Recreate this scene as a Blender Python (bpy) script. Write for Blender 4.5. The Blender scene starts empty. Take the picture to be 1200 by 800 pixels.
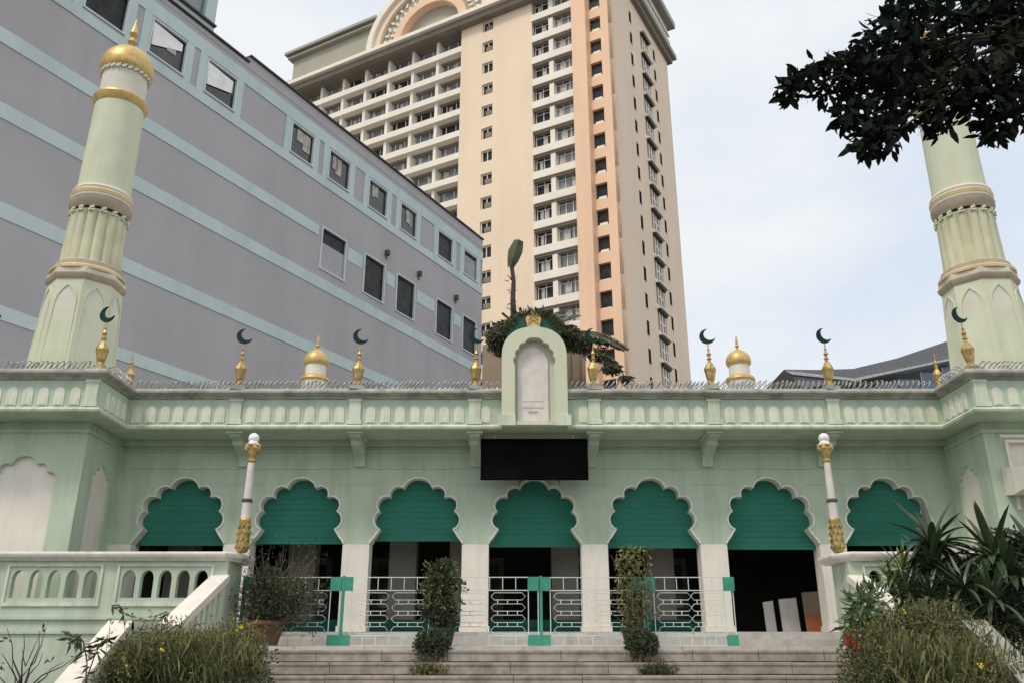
import bpy, bmesh, math, random
from mathutils import Vector, Matrix
from mathutils.geometry import tessellate_polygon
random.seed(7)
R = math.radians
S = bpy.context.scene
COL = S.collection

# ---------------------------------------------------------------- camera
PITCH = 20.406
cam = bpy.data.objects.new('camera', bpy.data.cameras.new('camera'))
COL.objects.link(cam)
cam.data.sensor_width = 36.0
cam.data.lens = 36.0 * 1008 / 1200
cam.data.clip_end = 3000
cam.data.clip_start = 0.05
cam.location = (0, 0, 1.6)
cam.rotation_euler = (R(90 + PITCH), 0, 0)
S.camera = cam

# ---------------------------------------------------------------- sky and sun (thin bright cloud)
SUN_AZ, SUN_EL = R(-38), R(55)          # azimuth measured from behind the camera, towards the left
world = bpy.data.worlds.new('World'); S.world = world
world.use_nodes = True
nt = world.node_tree; nt.nodes.clear()
wo = nt.nodes.new('ShaderNodeOutputWorld'); bg = nt.nodes.new('ShaderNodeBackground')
sky = nt.nodes.new('ShaderNodeTexSky'); sky.sky_type = 'NISHITA'; sky.sun_disc = False
sky.sun_elevation = SUN_EL
sky.sun_rotation = R(180 + 38)
sky.air_density = 1.2; sky.dust_density = 2.0
tc = nt.nodes.new('ShaderNodeTexCoord')
mp = nt.nodes.new('ShaderNodeMapping'); mp.inputs['Scale'].default_value = (1.0, 1.0, 1.9)
mp.inputs['Location'].default_value = (0.35, 0.1, 0.2)
nz = nt.nodes.new('ShaderNodeTexNoise'); nz.inputs['Scale'].default_value = 1.7
nz.inputs['Detail'].default_value = 7; nz.inputs['Roughness'].default_value = 0.52
rp = nt.nodes.new('ShaderNodeValToRGB')
rp.color_ramp.elements[0].position = 0.30; rp.color_ramp.elements[0].color = (6.3, 7.0, 8.0, 1)
rp.color_ramp.elements[1].position = 0.66; rp.color_ramp.elements[1].color = (9.8, 9.75, 9.7, 1)
e = rp.color_ramp.elements.new(0.48); e.color = (8.1, 8.25, 8.4, 1)
mx = nt.nodes.new('ShaderNodeMix'); mx.data_type = 'RGBA'; mx.inputs['Factor'].default_value = 0.94
L = nt.links.new
L(tc.outputs['Generated'], mp.inputs['Vector']); L(mp.outputs[0], nz.inputs['Vector'])
L(nz.outputs['Fac'], rp.inputs['Fac']); L(sky.outputs[0], mx.inputs['A']); L(rp.outputs[0], mx.inputs['B'])
L(mx.outputs['Result'], bg.inputs['Color']); L(bg.outputs[0], wo.inputs[0])
bg.inputs['Strength'].default_value = 0.10
sun = bpy.data.objects.new('sun', bpy.data.lights.new('sun', 'SUN')); COL.objects.link(sun)
sun.data.energy = 1.5; sun.data.angle = R(11); sun.data.color = (1.0, 0.91, 0.78)
sd = Vector((math.sin(SUN_AZ) * math.cos(SUN_EL), -math.cos(SUN_AZ) * math.cos(SUN_EL), math.sin(SUN_EL)))
sun.rotation_euler = sd.to_track_quat('Z', 'Y').to_euler()
S.view_settings.view_transform = 'Standard'; S.view_settings.look = 'None'
S.view_settings.exposure = 0.22; S.view_settings.gamma = 1.0
S.render.engine = 'CYCLES'
S.cycles.max_bounces = 6

# ---------------------------------------------------------------- materials
def mat(name, col, rough=0.75, var=0.12, scale=2.0, bump=0.15, bscale=60.0, stain=None, stain_amt=0.0, stain_scale=1.2,
        streak=False, metallic=0.0, spec=0.35, island=0.0, trans=0.0, ribs=0.0, grime=0.0):
    m = bpy.data.materials.new(name); m.use_nodes = True
    t = m.node_tree; b = t.nodes['Principled BSDF']; k = t.links.new
    b.inputs['Roughness'].default_value = rough; b.inputs['Metallic'].default_value = metallic
    b.inputs['Specular IOR Level'].default_value = spec
    g = t.nodes.new('ShaderNodeNewGeometry'); pos = g.outputs['Position']
    n1 = t.nodes.new('ShaderNodeTexNoise'); n1.inputs['Scale'].default_value = scale; n1.inputs['Detail'].default_value = 6
    k(pos, n1.inputs['Vector'])
    r1 = t.nodes.new('ShaderNodeMapRange'); r1.inputs['From Min'].default_value = 0.3; r1.inputs['From Max'].default_value = 0.7
    r1.inputs['To Min'].default_value = 1 - var; r1.inputs['To Max'].default_value = 1 + var
    k(n1.outputs['Fac'], r1.inputs['Value'])
    v = r1.outputs[0]
    if island:
        r2 = t.nodes.new('ShaderNodeMapRange'); r2.inputs['To Min'].default_value = 1 - island; r2.inputs['To Max'].default_value = 1 + island
        k(g.outputs['Random Per Island'], r2.inputs['Value'])
        mm = t.nodes.new('ShaderNodeMath'); mm.operation = 'MULTIPLY'; k(v, mm.inputs[0]); k(r2.outputs[0], mm.inputs[1]); v = mm.outputs[0]
    vm = t.nodes.new('ShaderNodeVectorMath'); vm.operation = 'SCALE'; vm.inputs[0].default_value = col; k(v, vm.inputs['Scale'])
    c = vm.outputs[0]
    if stain:
        n2 = t.nodes.new('ShaderNodeTexNoise'); n2.inputs['Scale'].default_value = stain_scale; n2.inputs['Detail'].default_value = 8
        n2.inputs['Roughness'].default_value = 0.65
        if streak:
            mpg = t.nodes.new('ShaderNodeMapping'); mpg.inputs['Scale'].default_value = (1, 1, 0.14); k(pos, mpg.inputs['Vector']); k(mpg.outputs[0], n2.inputs['Vector'])
        else: k(pos, n2.inputs['Vector'])
        r3 = t.nodes.new('ShaderNodeMapRange'); r3.inputs['From Min'].default_value = 0.46; r3.inputs['From Max'].default_value = 0.75
        r3.inputs['To Max'].default_value = stain_amt; k(n2.outputs['Fac'], r3.inputs['Value'])
        mi = t.nodes.new('ShaderNodeMix'); mi.data_type = 'RGBA'; k(r3.outputs[0], mi.inputs['Factor']); k(c, mi.inputs['A'])
        mi.inputs['B'].default_value = (*stain, 1); c = mi.outputs['Result']
    k(c, b.inputs['Base Color'])
    n3 = t.nodes.new('ShaderNodeTexNoise'); n3.inputs['Scale'].default_value = bscale; n3.inputs['Detail'].default_value = 4; k(pos, n3.inputs['Vector'])
    bp = t.nodes.new('ShaderNodeBump'); bp.inputs['Strength'].default_value = bump; bp.inputs['Distance'].default_value = 0.01
    h = n3.outputs['Fac']
    if ribs:
        w = t.nodes.new('ShaderNodeTexWave'); w.bands_direction = 'Z'; w.inputs['Scale'].default_value = ribs; k(pos, w.inputs['Vector']); h = w.outputs['Fac']
    k(h, bp.inputs['Height']); k(bp.outputs[0], b.inputs['Normal'])
    if trans:
        tr = t.nodes.new('ShaderNodeBsdfTranslucent'); k(c, tr.inputs['Color']); ms = t.nodes.new('ShaderNodeMixShader'); ms.inputs[0].default_value = trans
        k(b.outputs[0], ms.inputs[1]); k(tr.outputs[0], ms.inputs[2]); k(ms.outputs[0], t.nodes['Material Output'].inputs['Surface'])
    return m

M = {}
M['green'] = mat('pale_green_paint', (0.49, 0.59, 0.465), stain=(0.22, 0.25, 0.18), stain_amt=0.42, streak=True, stain_scale=3.0, var=0.05)
M['bgreen'] = mat('greyish_green_paint', (0.50, 0.58, 0.47), stain=(0.24, 0.25, 0.19), stain_amt=0.5, streak=True, stain_scale=2.5, var=0.06)
M['lgreen'] = mat('light_green_paint', (0.65, 0.72, 0.58), stain=(0.22, 0.22, 0.17), stain_amt=0.6, streak=True, stain_scale=5.0, var=0.06)
M['npanel'] = mat('whitish_green_paint', (0.72, 0.74, 0.62), stain=(0.3, 0.31, 0.25), stain_amt=0.5, streak=True, stain_scale=6.0, var=0.06)
M['mgreen'] = mat('minaret_green_paint', (0.63, 0.66, 0.50), stain=(0.40, 0.40, 0.28), stain_amt=0.35, streak=True, stain_scale=2.0, var=0.05)
M['mcream'] = mat('minaret_pale_panel', (0.68, 0.66, 0.57), stain=(0.4, 0.38, 0.3), stain_amt=0.3, streak=True, var=0.05)
M['cream'] = mat('cream_paint', (0.80, 0.76, 0.69), stain=(0.42, 0.39, 0.33), stain_amt=0.35, streak=True, stain_scale=4.0, var=0.04)
M['trim'] = mat('pale_trim_paint', (0.80, 0.77, 0.70), stain=(0.3, 0.29, 0.25), stain_amt=0.4, stain_scale=6, var=0.06)
M['coping'] = mat('weathered_and_shaded_coping', (0.40, 0.40, 0.35), stain=(0.10, 0.095, 0.085), stain_amt=0.85, streak=False, stain_scale=3.5, var=0.15)
M['ochre'] = mat('ochre_moulding', (0.44, 0.37, 0.28), stain=(0.25, 0.21, 0.16), stain_amt=0.5, var=0.08, stain_scale=6)
M['gold'] = mat('gold_paint', (0.66, 0.47, 0.19), rough=0.42, metallic=0.4, var=0.12, scale=8, stain=(0.33, 0.22, 0.08), stain_amt=0.45, stain_scale=7, bump=0.2)
M['brass'] = mat('aged_brass', (0.52, 0.38, 0.15), rough=0.4, metallic=0.6, var=0.25, scale=14, stain=(0.16, 0.12, 0.06), stain_amt=0.85, stain_scale=9, bump=0.4)
M['crescent'] = mat('dark_green_enamel', (0.005, 0.032, 0.028), rough=0.6, spec=0.2)
M['blind'] = mat('green_blind_cloth', (0.035, 0.205, 0.15), rough=0.9, ribs=18, bump=0.5, var=0.10, scale=1.2)
M['white'] = mat('white_marble', (0.72, 0.68, 0.64), rough=0.5, var=0.05, scale=6, stain=(0.45, 0.38, 0.34), stain_amt=0.4, stain_scale=4)
M['ink'] = mat('engraved_grey', (0.12, 0.11, 0.10))
M['black'] = mat('black_sign_board', (0.006, 0.006, 0.006), rough=1.0, var=0.2, spec=0.05)
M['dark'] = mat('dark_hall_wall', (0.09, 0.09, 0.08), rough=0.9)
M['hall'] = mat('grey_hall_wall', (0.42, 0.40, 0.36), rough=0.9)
M['wire'] = mat('galvanised_wire', (0.42, 0.42, 0.41), rough=0.4, metallic=0.5, var=0.5, scale=18)
M['steel'] = mat('pale_green_steel', (0.66, 0.74, 0.69), rough=0.45, metallic=0.1, var=0.08)
M['teal'] = mat('teal_steel', (0.05, 0.30, 0.215), rough=0.6, var=0.15, scale=5, stain=(0.10, 0.25, 0.2), stain_amt=0.3)
M['stone'] = mat('brown_granite_step', (0.36, 0.32, 0.28), var=0.18, scale=5, stain=(0.09, 0.075, 0.06), stain_amt=0.75, stain_scale=3, bump=0.4, bscale=35)
M['paving'] = mat('pale_terrace_stone', (0.52, 0.50, 0.47), var=0.1, scale=3, stain=(0.25, 0.22, 0.2), stain_amt=0.5, stain_scale=4)
M['ground'] = mat('asphalt_ground', (0.10, 0.10, 0.095), var=0.2, scale=1.0, bump=0.5, bscale=80)
M['earth'] = mat('planting_soil', (0.07, 0.05, 0.035), var=0.3, scale=8, bump=0.8, bscale=20)
M['tc'] = mat('terracotta', (0.17, 0.085, 0.06), var=0.2, scale=8, stain=(0.12, 0.08, 0.06), stain_amt=0.6)
M['potdark'] = mat('dark_glazed_pot', (0.035, 0.04, 0.03), rough=0.5)
M['gwall'] = mat('mauve_grey_render', (0.43, 0.42, 0.44), var=0.05, scale=0.35, stain=(0.36, 0.35, 0.36), stain_amt=0.7, streak=True, stain_scale=0.5)
M['gband'] = mat('pale_teal_render', (0.54, 0.64, 0.64), var=0.04, scale=0.5, stain=(0.34, 0.44, 0.44), stain_amt=0.5, streak=True, stain_scale=0.8)
M['gframe'] = mat('pale_window_frame', (0.66, 0.72, 0.73), var=0.04)
M['glass'] = mat('dark_window_glass', (0.025, 0.032, 0.032), rough=0.06, spec=0.7, var=0.5, scale=0.8, bump=0.35, bscale=0.8)
M['dglass'] = mat('matt_dark_glass', (0.03, 0.032, 0.034), rough=0.35, spec=0.15, var=0.5)
M['void'] = mat('unlit_window_glass', (0.012, 0.012, 0.013), rough=0.9, spec=0.05)
M['glassb'] = mat('grey_window_glass', (0.16, 0.18, 0.19), rough=0.12, spec=0.8, var=0.5, scale=0.6, bump=0.3, bscale=0.7)
M['curtain'] = mat('pale_curtain', (0.45, 0.43, 0.40), var=0.3, scale=3)
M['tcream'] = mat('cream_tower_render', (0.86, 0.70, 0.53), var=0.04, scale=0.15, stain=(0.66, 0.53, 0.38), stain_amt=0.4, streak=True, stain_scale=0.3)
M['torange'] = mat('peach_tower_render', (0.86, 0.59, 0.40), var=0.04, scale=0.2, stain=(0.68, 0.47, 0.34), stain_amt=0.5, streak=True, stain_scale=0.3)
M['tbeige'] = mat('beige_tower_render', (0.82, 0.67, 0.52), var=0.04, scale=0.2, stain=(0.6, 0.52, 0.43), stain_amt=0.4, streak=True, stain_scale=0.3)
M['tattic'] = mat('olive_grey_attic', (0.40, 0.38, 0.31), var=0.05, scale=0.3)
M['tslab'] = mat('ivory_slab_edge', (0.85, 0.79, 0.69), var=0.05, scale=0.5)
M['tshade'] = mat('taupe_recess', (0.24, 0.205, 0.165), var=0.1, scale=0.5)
M['tank'] = mat('tan_render', (0.36, 0.27, 0.20), var=0.12, scale=1.5, stain=(0.2, 0.15, 0.12), stain_amt=0.5)
M['office'] = mat('grey_metal_roof', (0.16, 0.17, 0.185), rough=0.45, metallic=0.3, var=0.1)
M['bglass'] = mat('blue_office_glass', (0.06, 0.16, 0.26), rough=0.1, spec=0.8)
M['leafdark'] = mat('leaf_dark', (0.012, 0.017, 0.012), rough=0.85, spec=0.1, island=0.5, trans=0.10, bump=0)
M['leaf'] = mat('leaf_green', (0.17, 0.18, 0.07), rough=0.55, island=0.6, trans=0.25, bump=0)
M['leafdeep'] = mat('leaf_deep_green', (0.075, 0.095, 0.05), rough=0.55, island=0.6, trans=0.2, bump=0)
M['leafy'] = mat('leaf_yellow_green', (0.27, 0.25, 0.10), rough=0.55, island=0.6, trans=0.3, bump=0)
M['stalk'] = mat('olive_stalk', (0.17, 0.18, 0.075), rough=0.6, island=0.8, trans=0.2, bump=0)
M['dry'] = mat('dry_brown_twig', (0.14, 0.11, 0.07), rough=0.8, island=0.5, bump=0)
M['strap'] = mat('strap_leaf_green', (0.045, 0.075, 0.032), rough=0.3, spec=0.6, island=0.5, trans=0.12, bump=0)
M['strapy'] = mat('strap_leaf_lime', (0.16, 0.20, 0.05), rough=0.4, spec=0.5, island=0.5, trans=0.2, bump=0)
M['thatch'] = mat('dry_olive_frond', (0.10, 0.10, 0.065), rough=0.8, island=0.5, bump=0)
M['bark'] = mat('dark_bark', (0.06, 0.05, 0.04), rough=0.9, var=0.3, scale=6, bump=0.8, bscale=25)
M['flower'] = mat('yellow_flower', (0.75, 0.60, 0.05), bump=0)
M['redfl'] = mat('red_flower', (0.45, 0.03, 0.03), bump=0)
M['globe'] = mat('white_glass_globe', (0.85, 0.85, 0.83), rough=0.15, spec=0.7)
M['orange'] = mat('orange_board', (0.62, 0.18, 0.07))

# ---------------------------------------------------------------- helpers
WL = {}
def empty(name, loc, label, cat, group=None):
    o = bpy.data.objects.new(name, None); COL.objects.link(o); o.location = loc; o.empty_display_size = 0.2
    o['label'] = label; o['category'] = cat
    if group: o['group'] = group
    WL[o.name] = Vector(loc); return o
def put(o, parent, loc=(0, 0, 0)):
    loc = Vector(loc); WL[o.name] = loc
    if parent is not None:
        o.parent = parent; o.location = loc - WL[parent.name]
    else: o.location = loc
    return o
def link(name, me, parent=None, loc=(0, 0, 0), rot=None, kind=None, label=None):
    o = bpy.data.objects.new(name, me); COL.objects.link(o); put(o, parent, loc)
    if rot is not None: o.rotation_euler = rot
    if kind: o['kind'] = kind
    if label: o['label'] = label
    return o
def tag(o, label, cat, group=None):
    o['label'] = label; o['category'] = cat
    if group: o['group'] = group
    return o

class MB:
    def __init__(s): s.v = []; s.f = []; s.mi = []; s.cur = 0
    def add(s, vs, fs):
        n = len(s.v); s.v += [tuple(p) for p in vs]; s.f += [tuple(i + n for i in f) for f in fs]; s.mi += [s.cur] * len(fs); return s
    def box(s, a, b):
        x0, y0, z0 = a; x1, y1, z1 = b
        return s.add([(x0,y0,z0),(x1,y0,z0),(x1,y1,z0),(x0,y1,z0),(x0,y0,z1),(x1,y0,z1),(x1,y1,z1),(x0,y1,z1)],
                     [(0,3,2,1),(4,5,6,7),(0,1,5,4),(1,2,6,5),(2,3,7,6),(3,0,4,7)])
    def obox(s, c, ax, ay, az):      # centre and three half vectors
        c, ax, ay, az = map(Vector, (c, ax, ay, az))
        p = [c + i*ax + j*ay + k*az for k in (-1, 1) for i, j in ((-1,-1),(1,-1),(1,1),(-1,1))]
        return s.add(p, [(0,3,2,1),(4,5,6,7),(0,1,5,4),(1,2,6,5),(2,3,7,6),(3,0,4,7)])
    def lathe(s, prof, c=(0, 0, 0), seg=24, rot=0.0, cap=True, sx=1.0):
        cx, cy, cz = c; vs = []; fs = []
        for r, z in prof:
            for i in range(seg):
                a = rot + 2*math.pi*i/seg; vs.append((cx + r*math.cos(a)*sx, cy + r*math.sin(a), cz + z))
        for j in range(len(prof) - 1):
            for i in range(seg):
                k = (i + 1) % seg; fs.append((j*seg+i, j*seg+k, (j+1)*seg+k, (j+1)*seg+i))
        if cap: fs.append(tuple(range(seg))[::-1]); fs.append(tuple((len(prof)-1)*seg + i for i in range(seg)))
        return s.add(vs, fs)
    def tube(s, pts, r, seg=5):
        pts = [Vector(p) for p in pts]; n = len(pts); rs = r if isinstance(r, (list, tuple)) else [r]*n; vs = []; fs = []
        for i, p in enumerate(pts):
            d = (pts[min(i+1, n-1)] - pts[max(i-1, 0)]); d = d.normalized() if d.length > 1e-9 else Vector((0,0,1))
            u = d.cross(Vector((0, 0, 1))) if abs(d.z) < 0.95 else d.cross(Vector((1, 0, 0)))
            u.normalize(); w = d.cross(u)
            for k in range(seg):
                a = 2*math.pi*k/seg; vs.append(p + (u*math.cos(a) + w*math.sin(a))*rs[i])
        for i in range(n - 1):
            for k in range(seg):
                m = (k + 1) % seg; fs.append((i*seg+k, i*seg+m, (i+1)*seg+m, (i+1)*seg+k))
        fs.append(tuple(range(seg))); fs.append(tuple((n-1)*seg + k for k in range(seg))[::-1])
        return s.add(vs, fs)
    def prism(s, outer, holes, F, back=True):
        """outer/holes: 2-D loops; F(u, v, w) -> world, w = 0 front, w = 1 back"""
        loops = [outer] + list(holes); flat = [p for l in loops for p in l]; n = len(flat)
        tri = tessellate_polygon([[Vector((p[0], p[1], 0)) for p in l] for l in loops])
        vs = [F(p[0], p[1], 0) for p in flat] + [F(p[0], p[1], 1) for p in flat]; fs = [tuple(t) for t in tri]
        if back: fs += [tuple(i + n for i in t)[::-1] for t in tri]
        k = 0
        for l in loops:
            m = len(l)
            for i in range(m): a, b = k+i, k+(i+1) % m; fs.append((a, b, b+n, a+n))
            k += m
        return s.add(vs, fs)
    def rwall(s, u0, z0, u1, z1, holes, F):
        """rectangular wall with rectangular holes; holes: (a, za, b, zb)"""
        us = sorted({u0, u1, *[h[0] for h in holes], *[h[2] for h in holes]}); zs = sorted({z0, z1, *[h[1] for h in holes], *[h[3] for h in holes]})
        inh = lambda u, z: any(h[0] < u < h[2] and h[1] < z < h[3] for h in holes)
        for a, b in zip(us[:-1], us[1:]):
            for c, d in zip(zs[:-1], zs[1:]):
                if not inh((a+b)/2, (c+d)/2): s.add([F(a, c, 0), F(b, c, 0), F(b, d, 0), F(a, d, 0)], [(0, 1, 2, 3)])
        for a, c, b, d in list(holes) + [(u0, z0, u1, z1)]:
            s.add([F(a, c, 0), F(b, c, 0), F(b, d, 0), F(a, d, 0), F(a, c, 1), F(b, c, 1), F(b, d, 1), F(a, d, 1)], [(0, 1, 5, 4), (1, 2, 6, 5), (2, 3, 7, 6), (3, 0, 4, 7)])
        return s
    def sweep(s, prof, path, close_prof=True):
        """prof: (out, z) loop; path: plan points; 'out' is to the right of the direction of travel"""
        P = [Vector(p) for p in path]; n = len(P); m = len(prof); vs = []; fs = []
        for i, p in enumerate(P):
            d1 = (P[i] - P[i-1]).normalized() if i else (P[1] - P[0]).normalized()
            d2 = (P[i+1] - P[i]).normalized() if i < n-1 else d1
            n1 = Vector((d1.y, -d1.x)); n2 = Vector((d2.y, -d2.x)); b = (n1 + n2); b = b / max(b.dot(n1), 1e-6) if b.length > 1e-6 else n1
            for o, z in prof: q = p + b*o; vs.append((q.x, q.y, z))
        for i in range(n - 1):
            for j in range(m if close_prof else m-1):
                k = (j + 1) % m; fs.append((i*m+j, (i+1)*m+j, (i+1)*m+k, i*m+k))
        if close_prof: fs.append(tuple(range(m))); fs.append(tuple((n-1)*m + j for j in range(m))[::-1])
        return s.add(vs, fs)
    def leaf(s, p, d, up, ln, w, bend=0.0):
        p = Vector(p); d = d.normalized(); sd = d.cross(up); sd = sd.normalized() if sd.length > 1e-6 else Vector((1, 0, 0)); u = sd.cross(d)
        m = p + d*ln*0.5
        return s.add([p, m + sd*w*0.5 + u*w*0.12, p + d*ln - u*bend*ln, m - sd*w*0.5 + u*w*0.12], [(0, 1, 2), (0, 2, 3)])
    def me(s, name, mats, smooth=False, fix=False, angle=35):
        me = bpy.data.meshes.new(name); me.from_pydata(s.v, [], s.f)
        for m in (mats if isinstance(mats, (list, tuple)) else [mats]): me.materials.append(m)
        if len(set(s.mi)) > 1: me.polygons.foreach_set('material_index', s.mi)
        if fix:
            b = bmesh.new(); b.from_mesh(me); bmesh.ops.recalc_face_normals(b, faces=b.faces); b.to_mesh(me); b.free()
        if smooth:
            me.shade_smooth(); me.set_sharp_from_angle(angle=R(angle))
        me.update(); return me
    def build(s, name, mats, parent=None, loc=(0, 0, 0), smooth=False, fix=False, kind=None, label=None, angle=35):
        return link(name, s.me(name, mats, smooth, fix, angle), parent, loc, kind=kind or ('stuff' if name in STUFF else None), label=label)
STUFF = {'foliage', 'dark_leaves', 'upright_stalks', 'flowers', 'leaf_frieze', 'twigs', 'young_leaves', 'dry_stems', 'trailing_stems', 'rope_moulding', 'leaves', 'crown', 'stems', 'branches', 'leaf_ornament', 'scroll', 'frieze_ornament', 'leaf_crown', 'frond'}
def B(a, b): return MB().box(a, b)
def rnd(a, b): return random.uniform(a, b)
def rdir():
    while True:
        v = Vector((rnd(-1, 1), rnd(-1, 1), rnd(-1, 1)))
        if 0.05 < v.length < 1: return v.normalized()

XC = 0.46            # the mosque's axis of symmetry
FL = 2.15            # hall floor
TR = 1.853           # terrace level
YW, YP, YWW, YWP = 18.0, 17.0, 16.4, 15.7      # main wall, main parapet, wing wall, wing parapet
XW, XP = 8.75, 8.32                            # half distances of wing side wall and wing parapet

# ================================================================ SETTING
B((-900, -300, -0.5), (900, 1800, 0.0)).build('ground', M['ground'], kind='structure')
g = MB(); g.box((XC-4.3-0.2, 15.6, 0.0), (XC+5.3, 17.4, TR-0.06)); g.build('terrace', M['stone'], kind='structure')
ter = B((-4.95, 15.55, TR-0.056), (5.87, 17.4, TR)).build('terrace_paving', M['paving'], kind='structure')
pl = MB(); pl.box((-8.3, 17.35, 0), (9.2, 18.5, 2.0)); pl.build('plinth_step', M['paving'], kind='structure')
MB().box((-8.29, 17.62, 2.004), (9.21, 18.5, FL)).build('upper_plinth_step', M['paving'], kind='structure')
steps = MB(); rise, tread = 0.2, 0.30; NR = 9
for i in range(NR):
    z1 = TR - 0.06 - 0.004 - i*0.205
    if z1 < 0.05: break
    steps.box((-4.9, 15.62 - (i+1)*tread + 0.03, 0 if i == NR-1 else max(0, z1-0.6)), (5.82, 15.62 - i*tread + 0.01, z1 - 0.14))
core = steps.build('steps', M['stone'], kind='structure')
stone_cache = {}
for i in range(8):
    z1 = TR - 0.062 - i*0.197; y1 = 15.6 - i*tread; x = -4.88
    k = 0
    while x < 5.78:
        ln = random.choice((1.1, 1.35, 1.6, 1.9)); x2 = min(x + ln, 5.8)
        if 5.8 - x2 < 0.4: x2 = 5.8
        w = round(x2 - x - 0.012, 2)
        if w not in stone_cache:
            mb = MB(); hh = 0.176; c = 0.012
            prof = [(-0.02, -hh), (-0.02, -0.05), (-0.035, -0.045), (-0.035, -c), (-0.035 + c, 0), (0.33, 0), (0.33, -hh)]
            mb.prism([(a, b) for a, b in prof], [], lambda u, v, t, w=w: (t*w, u, v)); stone_cache[w] = mb.me('step_stone', M['stone'], fix=True)
        link('step_stone', stone_cache[w], core, (x + 0.006, y1 - tread + 0.035 + rnd(-.006, .006), z1 + rnd(-.004, .002) - 0.0), rot=(0, 0, rnd(-.002, .002)))
        x = x2
# edge stones of the terrace
x = -4.9
while x < 5.8:
    x2 = min(x + random.choice((1.2, 1.5, 1.8)), 5.82)
    w = x2 - x - 0.01
    B((0, 0, 0), (w, 0.3, 0.07)).build('edge_stone', M['paving'], ter, (x, 15.53, TR - 0.066))
    x = x2

# ================================================================ MOSQUE
mosque = empty('mosque', (XC, YW, 0), 'pale green mosque front with seven scalloped arches, green blinds and a finial topped parapet', 'mosque')
# half outline of a scalloped arch, metres from the apex: cusps joined by outward arcs
CUSP = [(0, 0), (0.30, -0.205), (0.565, -0.395), (0.775, -0.69), (0.75, -1.05)]
def arc(a, b, h, n=6):
    a, b = Vector(a), Vector(b); d = b - a; c = d.length; nrm = Vector((-d.y, d.x)).normalized()*(1 if h > 0 else -1); h = abs(h)
    rad = (c*c/4 + h*h)/(2*h); ctr = (a + b)/2 - nrm*(rad - h); v0 = a - ctr; tot = 2*math.asin(min(1, c/2/rad))
    if h > rad: tot = 2*math.pi - tot
    sg = -1 if (v0.x*d.y - v0.y*d.x) < 0 else 1
    out = []
    for i in range(1, n + 1):
        t = sg*tot*i/n; out.append((ctr.x + v0.x*math.cos(t) - v0.y*math.sin(t), ctr.y + v0.x*math.sin(t) + v0.y*math.cos(t)))
    return out
def half_arch():
    pts = [CUSP[0]]
    hs = (0.065, 0.125, 0.15, 0.12)
    for i in range(4): pts += arc(CUSP[i], CUSP[i+1], hs[i], 8)
    # flare down to the jamb
    pts += [(0.80, -1.13), (0.86, -1.22), (0.92, -1.29), (0.95, -1.35)]
    return pts
HA = half_arch()
APZ = 5.225
def arch_loop(cx, zb=3.866):   # left jamb bottom -> apex -> right jamb bottom
    r = [(cx + x, APZ + y) for x, y in HA]; l = [(cx - x, APZ + y) for x, y in HA][::-1]
    return [(cx - 0.95, zb)] + l[:-1] + r + [(cx + 0.95, zb)]
SP = 2.447
CX = [XC + 0.01 + SP*(i - 3) for i in range(7)]
WT = 0.42
def FY(y0, t): return lambda u, v, w: (u, y0 + w*t, v)
outer = [(XC - XW, 3.868)]
for cx in CX: outer += [(p[0], p[1] + (0.002 if p[1] < 3.87 else 0)) for p in arch_loop(cx)]
outer += [(XC + XW, 3.868), (XC + XW, 6.6), (XC - XW, 6.6)]
MB().prism(outer, [], FY(YW, WT)).build('arcade_wall', M['green'], mosque, fix=True)
# pillars with cream shafts under the green spandrels
pm = B((-0.274, 0, 0), (0.274, WT, 1.716)).box((-0.30, -0.025, 0), (0.30, WT+0.02, 0.12)).me('pillar', M['cream'])
for i in range(8):
    x = CX[0] - SP/2 + SP*i
    if 0 < i < 7: link('pillar', pm, mosque, (x, YW, FL))
for sx, x in ((-1, XC - XW), (1, XC + XW)):
    xa, xb = sorted((x, CX[0 if sx < 0 else 6] + sx*0.95)); B((xa, YW, FL), (xb, YW+WT, 3.866)).build('end_pillar', M['cream'], mosque)
# arch trims and blinds
def trim_me():
    mb = MB(); pts = [(-x, y) for x, y in HA][::-1][:-1] + HA; n = len(pts)
    nr = []
    for i in range(n):
        a = Vector(pts[max(0, i-1)]); b = Vector(pts[min(n-1, i+1)]); d = (b - a).normalized(); nr.append(Vector((-d.y, d.x)))
    nr[n//2] = Vector((0, 1))
    vs = []; fs = []
    for (x, y), q in zip(pts, nr):
        for o, w in ((-0.004, -0.022), (0.026, -0.022), (0.026, 0.0), (-0.004, 0.0)):
            vs.append((x + q.x*o, w, y + q.y*o))
    for i in range(n-1):
        for j in range(4): k = (j+1) % 4; fs.append((i*4+j, i*4+k, (i+1)*4+k, (i+1)*4+j))
    mb.add(vs, fs)
    # painted inner face of the arch, a skin just inside the reveal
    vs = []; fs = []
    for (x, y), q in zip(pts, nr): vs += [(x - q.x*.005, -0.025, y - q.y*.005), (x - q.x*.005, WT - .02, y - q.y*.005)]
    for i in range(n-1): fs.append((2*i, 2*i+1, 2*i+3, 2*i+2))
    mb.add(vs, fs); return mb.me('arch_trim', M['trim'], smooth=True, angle=22)
tm = trim_me()
BB = (3.90, 3.93, 3.99, 3.87, 3.85, 3.82, 3.90)
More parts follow.
